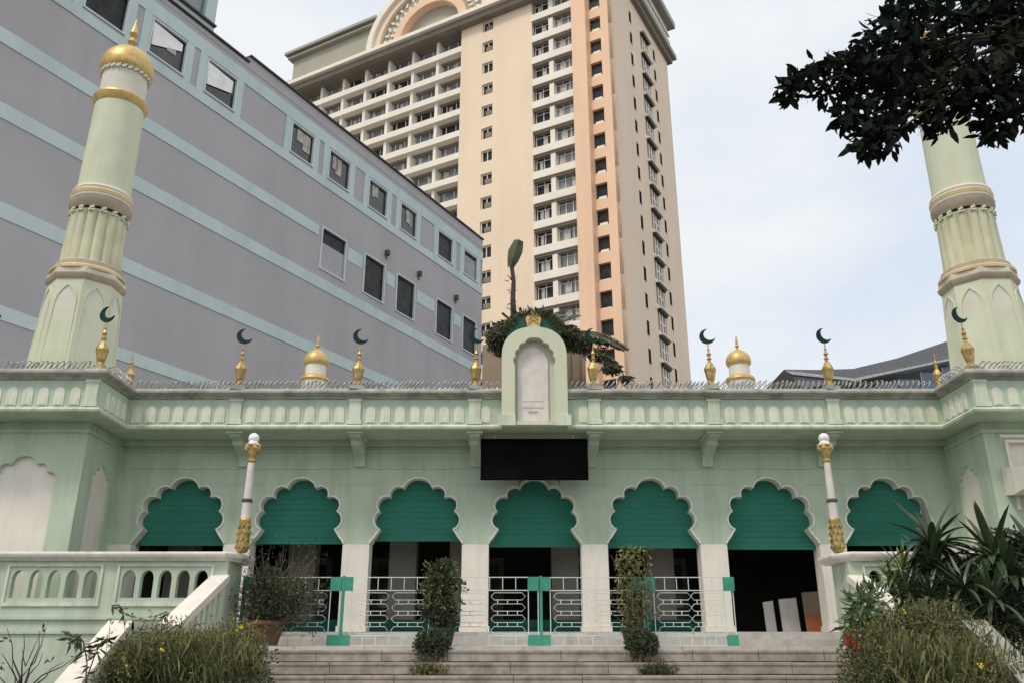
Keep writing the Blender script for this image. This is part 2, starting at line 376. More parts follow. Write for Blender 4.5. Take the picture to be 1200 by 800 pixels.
for i, cx in enumerate(CX):
    link('arch_trim', tm, mosque, (cx, YW, APZ))
    b = MB(); w_ = 0.945; b.prism([(-w_, 0)] + [(p[0]*.99, p[1] + APZ - BB[i] - .004) for p in ([(-x, y) for x, y in HA][::-1][:-1] + HA) if p[1] + APZ - BB[i] > 0.03] + [(w_, 0)], [], lambda u, v, t: (u, t*0.02, v)); b.box((-w_, -0.015, -0.035), (w_, 0.03, -0.002))
    zz = .10
    while zz < APZ - BB[i] - .06:
        lim = [abs(p[0]) for p in HA if abs(p[1] + APZ - BB[i] - zz) < .05]; hw_ = (min(lim) if lim else .93)*.97
        b.box((-hw_, -.007, zz), (hw_, -.0005, zz + .014)); zz += .115
    b.build('roller_blind', M['blind'], mosque, fix=True, loc=(cx, YW + WT + 0.03 - 0.21, BB[i]))
# raised panels between the arches, thin string courses
for i in range(8):
    x = CX[0] - SP/2 + SP*i
    if 0 < i < 7:
        B((x-0.42, YW-0.012, 5.085), (x+0.42, YW, 5.10)).build('string_course', M['green'], mosque)
for z, o in ((5.42, 0.02), (5.78, 0.05), (5.90, 0.10)):
    B((XC-XW, YW-o, z), (XC+XW, YW, z+0.035 if z < 5.9 else 6.016)).build('wall_moulding', M['green'], mosque)
# soffit + parapet, swept along the wings and the main front
def path(off=0.0, ext=12):
    return [(XC-XP-ext, YWP), (XC-XP, YWP), (XC-XP, YP), (XC+XP, YP), (XC+XP, YWP), (XC+XP+ext, YWP)]
sw = MB(); sw.sweep([(0, 6.02), (0, 6.66), (-0.16, 6.66), (-0.16, 6.10), (-1.2, 6.10), (-1.2, 6.02)], path()); sw.build('parapet_wall', M['green'], mosque, fix=True)
def hpath(s, g=0.66, ext=12):
    p = [(XC+s*g, YP), (XC+s*XP, YP), (XC+s*XP, YWP), (XC+s*(XP+ext), YWP)]
    return p if s > 0 else p[::-1]
for s in (-1, 1):
  sw = MB(); sw.sweep([(0.003, 6.017), (0.06, 6.03), (0.075, 6.07), (0.05, 6.11), (0.003, 6.13)], hpath(s)); sw.build('base_moulding', M['lgreen'], mosque, fix=True)
  sw = MB(); sw.sweep([(-0.2, 6.664), (0.03, 6.664), (0.05, 6.70), (0.13, 6.735), (0.17, 6.76), (0.17, 6.80), (0.12, 6.83), (0.10, 6.86), (-0.2, 6.86)], hpath(s)); sw.build('coping', M['coping'], mosque, fix=True)
# parapet posts with blind niches between
post = B((-0.12, -0.045, 0), (0.12, 0, 0.53)).box((-0.15, -0.06, -0.005), (0.15, 0, 0.09)).box((-0.14, -0.055, 0.475), (0.14, 0, 0.528)).me('parapet_post', M['lgreen'])
def niche_me(w=0.2, h=0.36):
    n = 7; o = [(-w/2, 0), (-w/2, h*0.62)]
    for i in range(1, n): t = i/n; a = math.pi*(1-t); o.append((w/2*math.cos(a), h*0.62 + h*0.38*(math.sin(a)**0.8)))
    o += [(w/2, h*0.62), (w/2, 0)]
    mb = MB(); mb.prism(o[::-1], [], lambda u, v, t: (u, -0.02 + 0.02*t, v))
    oo = [(x*0.62, y*0.5 + 0.02) for x, y in o]; mb.prism(oo[::-1], [], lambda u, v, t: (u, -0.03 + 0.015*t, v)); return mb.me('niche_panel', M['npanel'], fix=True)
nm = niche_me()
rib = B((-0.018, -0.022, 0), (0.018, 0, 0.5)).me('panel_rib', M['green'])
def run(p0, p1, n, rotz, posts=()):
    p0, p1 = Vector(p0), Vector(p1)
    for i in range(n):
        q = p0.lerp(p1, (i + 0.5)/n); link('niche_panel', nm, mosque, (q.x, q.y, 6.155), rot=(0, 0, rotz))
PX = [XC + SP*(i - 3.5) for i in range(8)]
for i, x in enumerate(PX):
    if 0 < i < 7: link('parapet_post', post, mosque, (x, YP, 6.128))
for i in range(7):
    a, b = PX[i] + 0.17, PX[i+1] - 0.17
    if i == 0: a = XC - XP + 0.06
    if i == 6: b = XC + XP - 0.06
    if i == 3: continue
    n = 7 if 0 < i < 6 else 7
    run((a, YP), (b, YP), n, 0)
for x in (XC - 1.0, XC + 1.0): link('niche_panel', nm, mosque, (x, YP, 6.155))
for s in (-1, 1):
    x = XC + s*XP
    run((x, YP - 0.12), (x, YWP + 0.22), 4, s*math.pi/2*-1 if s > 0 else math.pi/2)
    link('parapet_post', post, mosque, (x + s*0.14, YWP, 6.128)); 
    xx = x + s*0.30
    for k in range(3):
        run((xx, YWP) , (xx + s*2.1, YWP), 7, 0); xx += s*2.4
        link('parapet_post', post, mosque, (xx - s*0.15, YWP, 6.128))
# brackets
bp_ = [(-0.90, 0.0), (0, 0.0), (0, -0.56), (-0.09, -0.56), (-0.11, -0.46), (-0.15, -0.40), (-0.20, -0.36), (-0.28, -0.33), (-0.42, -0.27), (-0.62, -0.22), (-0.66, -0.14), (-0.90, -0.10)]
bm_ = MB(); bm_.prism(bp_, [], lambda u, v, t: (-0.11 + 0.22*t, u, v)); bm_.prism([(-0.96, 0.0), (0, 0.0), (0, -0.055), (-0.96, -0.055)], [], lambda u, v, t: (-0.17 + 0.34*t, u, v - 0.001))
bme = bm_.me('bracket', M['green'], fix=True)
for i in range(1, 7): link('bracket', bme, mosque, (PX[i], YW, 6.018))
# roof behind the parapet and the mass of the building
MB().box((XC-20.5, YW+WT, 6.2), (XC+20.5, 30, 6.5)).box((XC-20.4, YWP+0.17, 6.21), (XC-XP-0.17, YW+WT, 6.49)).box((XC+XP+0.17, YWP+0.17, 6.21), (XC+20.4, YW+WT, 6.49)).box((XC-XP-0.168, YP+0.17, 6.212), (XC+XP+0.168, YW+WT, 6.488)).build('roof', M['coping'], mosque)
# wings: front wall and side wall with scalloped blind niches
def scal(cx, zt, w, zb, k=1.0):     # taller scalloped niche outline
    sc = w/0.95; r = [(cx + x*sc*k, zt + y*sc) for x, y in HA[:-11]]; l = [(2*cx - a, b) for a, b in r][::-1]
    hw = r[-1][0] - cx
    return [(cx - hw, zb)] + l[:-1] + r + [(cx + hw, zb)]
for s in (-1, 1):
    x0 = XC + s*XW; x1 = XC + s*20.3
    hole = scal(x0 + s*1.14, 5.34, 0.78, 2.3) if s < 0 else None
    mb = MB(); xa, xb = sorted((x0, x1)); mb.prism([(xa, 0), (xb, 0), (xb, 6.017), (xa, 6.017)], [hole] if hole else [[(x0+0.42, 4.35), (x0+1.5, 4.35), (x0+1.5, 5.62), (x0+0.42, 5.62)]], FY(YWW, 0.10)); mb.build('wing_wall', M['green'], mosque, fix=True)
    B((xa + (.055 if s > 0 else 0), YWW+0.101, 0), (xb - (.055 if s < 0 else 0), YWW+0.3, 6.013)).build('niche_back', M['cream'], mosque)
    # side wall facing the court
    yy = [YWW + 0.101, YW - 0.001]; yc = (YWW + YW)/2 + 0.05
    hs = [(yc + (a - 0)*1.0, b) for a, b in scal(0, 5.32, 0.52, 2.3, 0.85)]
    mb = MB(); mb.prism([(yy[0], 0), (yy[1], 0), (yy[1], 6.014), (yy[0], 6.014)], [hs], lambda u, v, t, s=s, x0=x0: (x0 + s*0.05*t, u, v)); mb.build('side_wall', M['green'], mosque, fix=True)
    xa, xb = sorted((x0 + s*0.051, x0 + s*0.3)); B((xa, YWW+0.301, 0), (xb, YW-0.002, 6.015)).build('side_niche_back', M['cream'], mosque)
    xa, xb = sorted((x0 - s*0.04, x1)); B((xa, YWW-0.05, 5.80), (xb, YWW-0.001, 5.86)).build('wing_moulding', M['green'], mosque)
    xa, xb = sorted((x0 - s*0.04, x0 - s*0.001)); B((xa, YWW+0.001, 5.80), (xb, YW-0.06, 5.86)).build('wing_moulding', M['green'], mosque)
# framed window and hood on the right wing
win = MB(); x0 = XC + XW
for a, b in (((x0+.38, 4.3), (x0+.44, 5.66)), ((x0+.44, 5.60), (x0+1.6, 5.66)), ((x0+.30, 5.70), (x0+1.7, 5.76))): win.box((a[0], YWW-0.04, a[1]), (b[0], YWW-0.001, b[1]))
wn = win.build('window', M['trim'], mosque)
hd = MB(); hd.prism([(0, 0), (0, -0.30), (-0.25, -0.34), (-1.15, -0.20), (-1.20, -0.12), (-1.20, 0.0), (-1.12, 0.05), (-0.5, 0.16), (0, 0.22)], [], lambda u, v, t: (x0 + 0.22 + 1.5*t, YWW - 0.002 + u, 4.88 + v))
hd.build('window_hood', M['cream'], mosque, fix=True, label='cream hood jutting out over the right wing window')
MB().tube([(x0+.26, 15.3, 4.6), (x0+.30, 15.35, 4.35), (x0+.42, 15.6, 4.1), (x0+.47, 15.7, 3.6), (x0+.50, 15.7, 2.4)], 0.012).build('cable', M['black'], mosque)

# hall behind the arches
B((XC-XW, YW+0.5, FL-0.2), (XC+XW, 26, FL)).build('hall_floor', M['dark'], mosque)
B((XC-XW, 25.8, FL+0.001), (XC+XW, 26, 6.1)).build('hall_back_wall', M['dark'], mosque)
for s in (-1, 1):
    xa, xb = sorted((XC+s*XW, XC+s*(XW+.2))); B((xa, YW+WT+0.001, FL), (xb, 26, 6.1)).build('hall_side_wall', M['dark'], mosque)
hp = B((-0.31, 0, 0), (0.31, 0.5, 3.3)).me('hall_pillar', M['hall'])
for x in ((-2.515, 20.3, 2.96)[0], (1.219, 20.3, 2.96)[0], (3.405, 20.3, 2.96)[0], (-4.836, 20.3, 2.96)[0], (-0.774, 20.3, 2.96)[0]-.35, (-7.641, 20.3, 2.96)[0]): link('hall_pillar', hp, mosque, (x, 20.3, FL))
B((XC-XW, 19.4, FL+0.001), (XC+3.7, 19.45, FL+0.30)).build('green_skirting', mat('dark_green_skirting', (0.01, 0.12, 0.09)), mosque)

for k, x in enumerate((XC-6.3, XC-3.9, XC-1.3, XC+1.4, XC+4.0)):
    d = B((x-.6, 25.70, FL+.002), (x+.6, 25.797, FL+2.3)).build('hall_door', M['hall'], mosque); B((x-.45, 25.66, FL+.9), (x+.45, 25.699, FL+2.1)).build('door_glass', M['glassb'], d)
# finials
def finial_meshes():
    spire = MB()
    spire.cur = 0
    spire.lathe([(0.12, -0.02), (0.12, 0.03), (0.07, 0.06), (0.065, 0.10), (0.085, 0.16), (0.11, 0.30), (0.125, 0.36), (0.115, 0.40), (0.06, 0.50), (0.035, 0.53), (0.03, 0.57), (0.05, 0.585), (0.05, 0.605), (0.028, 0.62), (0.03, 0.66), (0.05, 0.70), (0.028, 0.745), (0.018, 0.78), (0.03, 0.80), (0.014, 0.82), (0.012, 0.96)], seg=8)
    cres = MB(); n = 18; vo = []; vi = []
    Ro, Ri = 0.165, 0.125; off = 0.075
    out = []
    a0 = R(52)
    for i in range(n+1):
        a = a0 + (2*math.pi - 2*a0)*i/n; out.append((Ro*math.cos(a), Ro*math.sin(a)))
    p = out[0]; ang = math.atan2(p[1], p[0] - off)
    ri = math.hypot(p[0] - off, p[1])
    inn = []
    for i in range(1, n):
        a = ang + (2*math.pi - 2*ang)*i/n; inn.append((off + ri*math.cos(a), ri*math.sin(a)))
    loop = out + inn[::-1]
    ca, sa = math.cos(R(38)), math.sin(R(38))
    loop = [(x*ca - y*sa, x*sa + y*ca) for x, y in loop]
    cres.prism(loop, [], lambda u, v, t: (u, -0.018 + 0.036*t, v + 1.10)); 
    return spire.me('finial', M['brass']), cres.me('crescent', M['crescent'], fix=True)
sm_, cm_ = finial_meshes()
def finial(x, y, z, cres=True, sc=1.0, rz=0.0, tilt=0.0):
    o = link('finial', sm_, mosque, (x, y, z)); o.scale = (sc, sc, sc); o.rotation_euler = (rnd(-.03,.03), rnd(-.03,.03) + tilt, rz)
    b = B((-0.15, -0.15, -0.10), (0.15, 0.15, -0.021)).build('finial_base', M['coping'], o); b.location = (0, 0, 0)
    if cres:
        c = bpy.data.objects.new('crescent', cm_); COL.objects.link(c); c.parent = o
for i in range(8):
    if i in (0, 7): continue
    finial(PX[i], YP + 0.02, 6.95, rz=rnd(-.25, .25))
for s in (-1, 1):
    finial(XC + s*(XP+0.12), YP + 0.12, 6.93, cres=False, sc=0.8)
    finial(XC + s*(XP+0.14), YWP + 0.12, 6.95, sc=1.0, rz=rnd(-.3, .3))
    finial(XC + s*(XP+2.40), YWP + 0.12, 6.95, sc=1.0, rz=rnd(-.3, .3))
# two little gold domes on the roof
def dome_prof(r, h):
    return [(r*.86, 0), (r*.97, h*.10), (r, h*.24), (r*.97, h*.42), (r*.86, h*.58), (r*.66, h*.74), (r*.42, h*.86), (r*.2, h*.95), (r*.08, h*1.03), (r*.04, h*1.10)]
for s in (-1, 1):
    t = MB().lathe([(0.29, 0), (0.29, 1.22), (0.235, 1.26), (0.235, 1.57)], (XC-.1 + s*4.93, 19, 6.5), 24).build('roof_turret', M['cream'], mosque, smooth=True)
    MB().lathe([(0.31, 1.17), (0.34, 1.2), (0.33, 1.25), (0.25, 1.31)], (XC-.1 + s*4.93, 19, 6.5), 24).build('gold_ring', M['gold'], t, smooth=True)
    MB().lathe([(a, b + 1.56) for a, b in dome_prof(0.29, 0.42)], (XC-.1 + s*4.93, 19, 6.5), 24).build('gold_dome', M['gold'], t, smooth=True)
    MB().lathe([(0.02, 2.0), (0.05, 2.05), (0.02, 2.10), (0.035, 2.13), (0.006, 2.32)], (XC-.1 + s*4.93, 19, 6.5), 10).build('spike', M['gold'], t, smooth=True)

# central tablet surround
def tab_outer():
    p = [(0.67, 0), (0.67, 1.50)]
    for i in range(1, 9): t = i/9; p.append((0.67*math.cos(t*math.pi/2)**0.85, 1.50 + 0.60*math.sin(t*math.pi/2)**0.95))
    p.append((0.0, 2.13)); return p + [(-x, z) for x, z in p[:-1]][::-1]
def tab_hole():
    q = [(0.40, 0.08), (0.40, 1.26)]; c = [(0.40, 1.30), (0.385, 1.46), (0.32, 1.62), (0.20, 1.75), (0, 1.86)]
    for a, b in zip(c[:-1], c[1:]): q += [(x, z) for x, z in arc(a, b, -0.045, 4)]
    return q + [(-x, z) for x, z in q[:-1]][::-1]
tz = 6.06
tb = MB(); tb.prism(tab_outer(), [tab_hole()], lambda u, v, t: (XC + u, YP - 0.24 + 0.235*t, tz + v), back=True)
tbo = tb.build('tablet_surround', M['mgreen'], mosque, fix=True)
tb = MB(); tb.prism(tab_outer(), [], lambda u, v, t: (XC + u*0.999, YP - 0.004 + 0.25*t, tz + v*0.999)); tb.build('surround_back', M['mcream'], tbo, fix=True)
for s in (-1, 1): B((XC+s*.56-.17, YP-.29, tz-.02), (XC+s*.56+.17, YP-.241, tz+.20)).build('plinth_block', M['lgreen'], tbo)
mt = MB(); o = [(0.315, 0.10), (0.315, 1.36)] + [(0.315*math.cos(t*math.pi/2/6), 1.36 + 0.34*math.sin(t*math.pi/2/6)) for t in range(1, 6)] + [(0, 1.72)]
o = o + [(-x, z) for x, z in o[:-1]][::-1]
mt.prism(o, [], lambda u, v, t: (XC - .03 + u, YP - 0.06 + 0.054*t, tz + v)); mto = mt.build('marble_tablet', M['white'], tbo, fix=True)
ln = MB()
for z in (0.53, 0.40): ln.box((XC-.25, YP-.064, tz+z), (XC+.19, YP-.061, tz+z+.006))
ln.build('engraved_line', M['ink'], mto)
try:
    cu = bpy.data.curves.new('year', 'FONT'); cu.body = '\u0661\u0669\u0663\u0663'; cu.size = 0.10; cu.align_x = 'CENTER'; cu.extrude = 0.001
    to = bpy.data.objects.new('engraved_year', cu); COL.objects.link(to)
    dg = bpy.context.evaluated_depsgraph_get(); me = bpy.data.meshes.new_from_object(to.evaluated_get(dg)); bpy.data.objects.remove(to)
    me.materials.clear(); me.materials.append(M['ink'])
    link('engraved_year', me, mto, (XC-.03, YP-.0625, tz+0.26), rot=(math.pi/2, 0, 0))
except Exception as ex: print('text', ex)

# black signboard under the eave
sg = empty('signboard', (XC-.03, 17.25, 5.1), 'blank black signboard hanging under the eave over the middle arch', 'sign')
B((XC-1.06, 17.30, 5.10), (XC+1.05, 17.36, 5.86)).build('board', M['black'], sg)
fr = MB()
for a, b in (((-1.1, 5.06), (1.09, 5.10)), ((-1.1, 5.86), (1.09, 5.90)), ((-1.1, 5.10), (-1.06, 5.86)), ((1.05, 5.10), (1.09, 5.86))): fr.box((XC+a[0], 17.26, a[1]), (XC+b[0], 17.37, b[1]))
fr.build('frame', M['black'], sg)
for x in (-.8, .8): B((XC+x-.015, 17.31, 5.901), (XC+x+.015, 17.34, 6.016)).build('hanger', M['wire'], sg)
for x in (-.3, .5): MB().tube([(XC+x, 17.28, 5.06), (XC+x, 17.28, 4.99)], 0.01).build('hook', M['black'], sg)

# razor wire coils along the parapet
def coil(p0, p1, label, z=6.955, r=0.095, pitch=0.098):
    p0, p1 = Vector((*p0, z)), Vector((*p1, z)); d = p1 - p0; n = int(d.length/pitch); d.normalize(); sdv = Vector((-d.y, d.x, 0)); mb = MB()
    pts = []
    for i in range(n*12 + 1):
        a = 2*math.pi*i/12; j = 1 + 0.12*math.sin(i*0.131) + 0.07*math.sin(i*.37)
        pts.append(p0 + d*(i/12*pitch + 0.035*math.sin(i*0.05)) + sdv*r*math.cos(a)*j + Vector((0, 0, 1))*r*math.sin(a)*j + d*0.075*math.sin(a))
    mb.tube(pts, 0.0125, 4); o = mb.build('razor_wire', M['wire']); WL[o.name] = Vector((0, 0, 0)); tag(o, label, 'razor wire', 'coils of razor wire on the parapet'); return o
coil((XC-XP+.1, YP), (XC-.7, YP), 'long coil of razor wire on the main parapet left of the marble tablet')
coil((XC+.7, YP), (XC+XP-.1, YP), 'long coil of razor wire on the main parapet right of the marble tablet')
coil((XC-XP-6, YWP+.05), (XC-XP-.25, YWP+.05), 'coil of razor wire on the left wing parapet before the left minaret')
coil((XC+XP+.25, YWP+.05), (XC+XP+6, YWP+.05), 'coil of razor wire on the right wing parapet before the right minaret')
coil((XC-XP, YWP+.3), (XC-XP, YP-.15), 'short coil of razor wire on the return between main front and left wing')
coil((XC+XP, YWP+.3), (XC+XP, YP-.15), 'short coil of razor wire on the return between main front and right wing')

# ================================================================ MINARETS
def minaret(cx, label, full=True):
    t = empty('minaret', (cx, 18.5, 6.5), label, 'minaret', 'minarets standing behind the wings'); c = (cx, 18.5, 0)
    o8 = math.pi/8
    MB().lathe([(0.93, 6.5), (0.905, 7.9), (0.80, 9.72), (0.80, 9.80)], c, 8, o8).build('octagonal_base', M['mgreen'], t)
    # tall pale niches on the eight faces
    for k in range(8):
        a = o8 + math.pi/8 + k*math.pi/4 ; q = 0
        ap = lambda z: (0.93 - 0.13*(z-6.5)/3.2)*math.cos(math.pi/8)
        w = 0.26; o = [(-w, 7.0), (-w*.86, 9.15), (-w*.7, 9.32), (-w*.4, 9.45), (0, 9.56), (w*.4, 9.45), (w*.7, 9.32), (w*.86, 9.15), (w, 7.0)]
        oo = [(x*1.16, (z if z < 8 else z + .05)) for x, z in o]
        F = lambda u, v, tt, a=a, d=0.0: (cx + (ap(v) + d0 - d1*tt)*math.cos(a) - u*math.sin(a), 18.5 + (ap(v) + d0 - d1*tt)*math.sin(a) + u*math.cos(a), v)
        d0, d1 = 0.012, 0.02
        MB().prism(o, [], F).build('niche', M['mcream'], t, fix=True)
        d0, d1 = 0.035, 0.034
        MB().prism(oo, [o], F).build('niche_frame', M['mgreen'], t, fix=True)
    def ring(p, m, seg=32, rot=0, nm='moulding'): return MB().lathe(p, c, seg, rot).build(nm, m, t, smooth=True, angle=30)
    ring([(0.80, 9.72), (0.86, 9.78), (0.88, 9.86), (0.845, 9.90)], M['ochre'], 8, o8)
    ring([(0.84, 9.90), (0.845, 9.99), (0.80, 10.03)], M['mcream'], 8, o8)
    ring([(0.83, 10.0), (0.835, 10.06), (0.80, 10.10)], M['gband2'], 32, 0, 'gold_band')
    ring([(0.77, 10.09), (0.75, 10.22), (0.68, 10.26)], M['ochre'])
    # fluted stage
    mb = MB(); n = 96; rows = []
    for z, r in ((10.22, .675), (10.32, .665), (11.5, .635), (11.60, .63)):
        fl = 0.075 if 10.3 < z < 11.55 else 0.0
        rows.append([(cx + (r - fl*abs(math.sin(8*a))**0.6*0 - fl*(1-abs(math.sin(8*a)))**2 )*math.cos(a), 18.5 + (r - fl*(1-abs(math.sin(8*a)))**2)*math.sin(a), z) for a in [2*math.pi*i/n for i in range(n)]])
    vs = [p for rr in rows for p in rr]; fs = [(j*n+i, j*n+(i+1) % n, (j+1)*n+(i+1) % n, (j+1)*n+i) for j in range(len(rows)-1) for i in range(n)]
    mb.add(vs, fs); mb.build('fluted_drum', mat('fluted_ochre_green', (0.54, 0.53, 0.34), stain=(0.42, 0.38, 0.22), stain_amt=0.5, streak=True, stain_scale=3) if 'fluted' not in M else M['fluted'], t, smooth=True)
    # little leaf scrolls under the upper moulding
    sc = MB()
    for k in range(16):
        a = 2*math.pi*(k+.5)/16
        for dz, da, r0 in ((0, 0, .05), (-.07, .05, .035), (-.07, -.05, .035)):
            ce = Vector((cx + .655*math.cos(a+da), 18.5 + .655*math.sin(a+da), 11.62 + dz)); sc.obox(ce, Vector((-math.sin(a), math.cos(a), .4))*r0, Vector((math.cos(a), math.sin(a), 0))*.025, Vector((math.sin(a)*.3, -math.cos(a)*.3, 1))*r0*.5)
    sc.build('leaf_frieze', M['mgreen'], t)
    ring([(0.63, 11.68), (0.65, 11.72), (0.70, 11.80), (0.71, 11.92), (0.665, 11.95)], M['ochre'])
    ring([(0.69, 11.95), (0.70, 12.0), (0.67, 12.04)], M['mcream'])
    ring([(0.70, 12.02), (0.715, 12.10), (0.68, 12.15)], M['gband2'], 32, 0, 'gold_band')
    ring([(0.67, 12.14), (0.69, 12.20), (0.66, 12.26), (0.62, 12.28)], M['mcream'])
    ring([(0.615, 12.0), (0.60, 12.6), (0.575, 14.82)], M['mgreen'], 40, 0, 'shaft')
    ring([(0.585, 14.74), (0.63, 14.82), (0.665, 14.93), (0.65, 14.98), (0.57, 15.02)], M['gold'], 40, 0, 'gold_collar')
    ring([(0.545, 14.9), (0.54, 15.72)], M['mcream'], 40, 0, 'drum')
    dr = MB()
    for k in range(26):
        a = 2*math.pi*k/26; ce = Vector((cx + .57*math.cos(a), 18.5 + .57*math.sin(a), 15.72)); dr.obox(ce, Vector((-math.sin(a), math.cos(a), .5))*.055, Vector((math.cos(a), math.sin(a), 0))*.03, Vector((0, 0, .035)))
    dr.build('rope_moulding', M['mcream'], t)
    ring([(a, b + 15.74) for a, b in dome_prof(0.65, 0.98)], M['gold'], 40, 0, 'gold_dome')
    ring([(0.03, 16.75), (0.12, 16.86), (0.12, 16.9), (0.05, 16.95), (0.04, 17.02), (0.10, 17.10), (0.115, 17.14), (0.07, 17.3), (0.03, 17.5), (0.004, 17.66)], M['gold'], 14, 0, 'spike')
    return t
M['gband2'] = mat('dull_gold_band', (0.68, 0.54, 0.30), rough=0.5, metallic=0.2, var=0.12, stain=(0.4, 0.33, 0.2), stain_amt=0.5, stain_scale=6)
M['fluted'] = mat('fluted_ochre_green', (0.58, 0.58, 0.41), stain=(0.44, 0.40, 0.24), stain_amt=0.5, streak=True, stain_scale=3)
minaret(XC - 10.46, 'left minaret with gold onion dome in front of the grey striped building')
minaret(XC + 10.50, 'right minaret with its dome hidden behind overhanging dark branches')

# ================================================================ TERRACE BALUSTRADES (left and right)
YB = 15.5
def balustrade(s, label):
    xi = XC + s*5.43            # inner end
    t = empty('balustrade', (xi, YB, 0), label, 'balustrade', 'pale green stair balustrades')
    xo = XC + s*14.5
    holes = []; x = xi
    def opening(cx):
        w = 0.115; z0, z1 = 2.64, 2.98
        return [(cx-w, z0), (cx-w, z1), (cx-w*.8, z1+.07), (cx-w*.4, z1+.115), (cx, z1+.125), (cx+w*.4, z1+.115), (cx+w*.8, z1+.07), (cx+w, z1), (cx+w, z0)]
    cs = []
    for p in range(4):
        c0 = xi + s*(1.08 + p*1.93)
        cs.append(c0)
        for k in range(5): holes.append(opening(c0 + (k-2)*0.315))
    xa, xb = sorted((xi, xo))
    MB().prism([(xa, 0), (xb, 0), (xb, 3.26), (xa, 3.26)], holes, FY(YB, 0.12)).build('wall', M['bgreen'], t, fix=True)
    for c0 in cs:
        fr = MB()
        fr.box((c0-.84, YB-.03, 2.50), (c0+.84, YB, 2.56)); fr.box((c0-.84, YB-.03, 3.17), (c0+.84, YB, 3.20)); fr.box((c0-.84, YB-.03, 2.561), (c0-.80, YB, 3.169)); fr.box((c0+.80, YB-.03, 2.561), (c0+.84, YB, 3.169))
        fr.build('panel_frame', M['lgreen'], t)
    for z, o in ((2.28, .05), (2.05, .035)):
        B((xa, YB-o, z), (xb, YB-.001, z+.05)).build('ledge', M['bgreen'], t)
    # end return towards the hall, then cap swept round the corner
    e = 0.22; ea, eb = sorted((xi - s*0.001, xi - s*0.0 + s*e))
    B((ea, YB+.121, 0), (eb, 16.3, 3.259)).build('end_wall', M['bgreen'], t)
    pth = [(xo, YB+.05), (xi+s*.12, YB+.05), (xi-s*.02+s*.0, YB+.22), (xi-s*.02, 16.35)]
    prof = [(-0.20, 3.262), (0.10, 3.262), (0.13, 3.29), (0.18, 3.32), (0.20, 3.36), (0.20, 3.39), (0.16, 3.41), (-0.20, 3.42)]
    if s > 0: pth = pth[::-1]
    MB().sweep(prof, pth).build('cap', M['trim'], t, fix=True)
    # stair side wall with raking coping, stepping down towards the street
    X0 = xi + s*0.0
    th = 0.24
    top = [(15.49, 3.02), (13.35, 2.10), (11.75, 2.10), (9.4, 0.62), (8.4, 0.62)]
    out = [(y, z-0.10) for y, z in top] + [(8.4, 0), (15.49, 0)]
    hol = []
    for k in range(8):
        y = 15.15 - k*0.24; z = 3.02 - (15.49 - y)*0.43
        if z - 0.62 > 0.3: hol.append([(y-.05, z-.62), (y+.05, z-.62 + .04), (y+.05, z-.20), (y, z-.17), (y-.05, z-.24)])
    MB().prism(out, hol, lambda u, v, w: (X0 - s*0 + s*th*w, u, v)).build('stair_wall', M['lgreen'], t, fix=True)
    cop = MB()
    for (y0, z0), (y1, z1) in zip(top[:-1], top[1:]):
        hw = 0.16; cxx = X0 + s*th/2
        d = Vector((0, y1-y0, z1-z0)); nrm = Vector((0, -d.z, d.y)).normalized()
        if nrm.z < 0: nrm = -nrm
        c = Vector((cxx, (y0+y1)/2, (z0+z1)/2)) - nrm*0.06
        cop.obox(c, (hw, 0, 0), d/2*1.012, nrm*0.06)
        cop.build('raking_coping', M['cream'] if s < 0 or y0 > 14 else M['coping'], t); cop = MB()  # lower right lengths: their shade is put in with the darker coping colour
    return t
balustrade(-1, 'left balustrade with pierced arched openings and raking coping, under the left wing')
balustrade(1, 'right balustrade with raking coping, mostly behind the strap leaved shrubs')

# lamp posts on the balustrade ends
def lamp(x, y, label):
    t = empty('lamp_post', (x, y, 3.42), label, 'lamp', 'ornate lamp posts on the balustrade ends')
    z = 3.42
    MB().lathe([(0.07, 0), (0.10, .02), (0.112, .10), (0.108, .3), (0.098, .48), (0.112, .56), (0.10, .60)], (x, y, z), 10).build('gold_base', M['brass'], t)
    orn = MB()
    for k in range(10):
        for j in range(4):
            a = 2*math.pi*(k + .5*(j % 2))/10; r = .106 - j*.003; ce = Vector((x + r*math.cos(a), y + r*math.sin(a), z + .1 + j*.12)); orn.obox(ce, Vector((-math.sin(a), math.cos(a), .9))*.03, Vector((math.cos(a), math.sin(a), 0))*.018, Vector((math.sin(a)*.6, -math.cos(a)*.6, 1))*.016)
    orn.build('leaf_ornament', M['brass'], t)
    MB().lathe([(0.085, .60), (0.082, .64), (0.08, .86), (0.085, .88)], (x, y, z), 12).build('lower_shaft', M['white'], t, smooth=True)
    MB().lathe([(0.085, .88), (0.098, .90), (0.098, .93), (0.08, .95)], (x, y, z), 14).build('ring', M['dark'], t)
    MB().lathe([(0.072, .95), (0.058, 1.62)], (x, y, z), 14).build('shaft', M['white'], t, smooth=True)
    MB().lathe([(0.065, 1.62), (0.08, 1.64), (0.08, 1.67), (0.06, 1.69), (0.07, 1.75), (0.11, 1.88), (0.10, 1.93)], (x, y, z), 12).build('capital', M['brass'], t, smooth=True)
    sc = MB()
    for k in range(6):
        a = 2*math.pi*k/6; ce = Vector((x + .11*math.cos(a), y + .11*math.sin(a), z + 1.90)); sc.obox(ce, Vector((-math.sin(a), math.cos(a), 0))*.03, Vector((math.cos(a), math.sin(a), .5))*.03, Vector((0, 0, .045)))
    sc.build('scroll', M['gold'], t)
    MB().lathe([(0.13, 1.93), (0.14, 1.95), (0.10, 1.98), (0.085, 2.0)], (x, y, z), 14).build('globe_dish', M['trim'], t)
    gp = [(0.09*1.0, 1.995)] + [(0.10*math.sin(a), 2.075 - 0.10*math.cos(a)) for a in [math.pi*(.3 + .69*i/9) for i in range(10)]]
    MB().lathe(gp, (x, y, z), 18).build('globe', M['globe'], t, smooth=True)
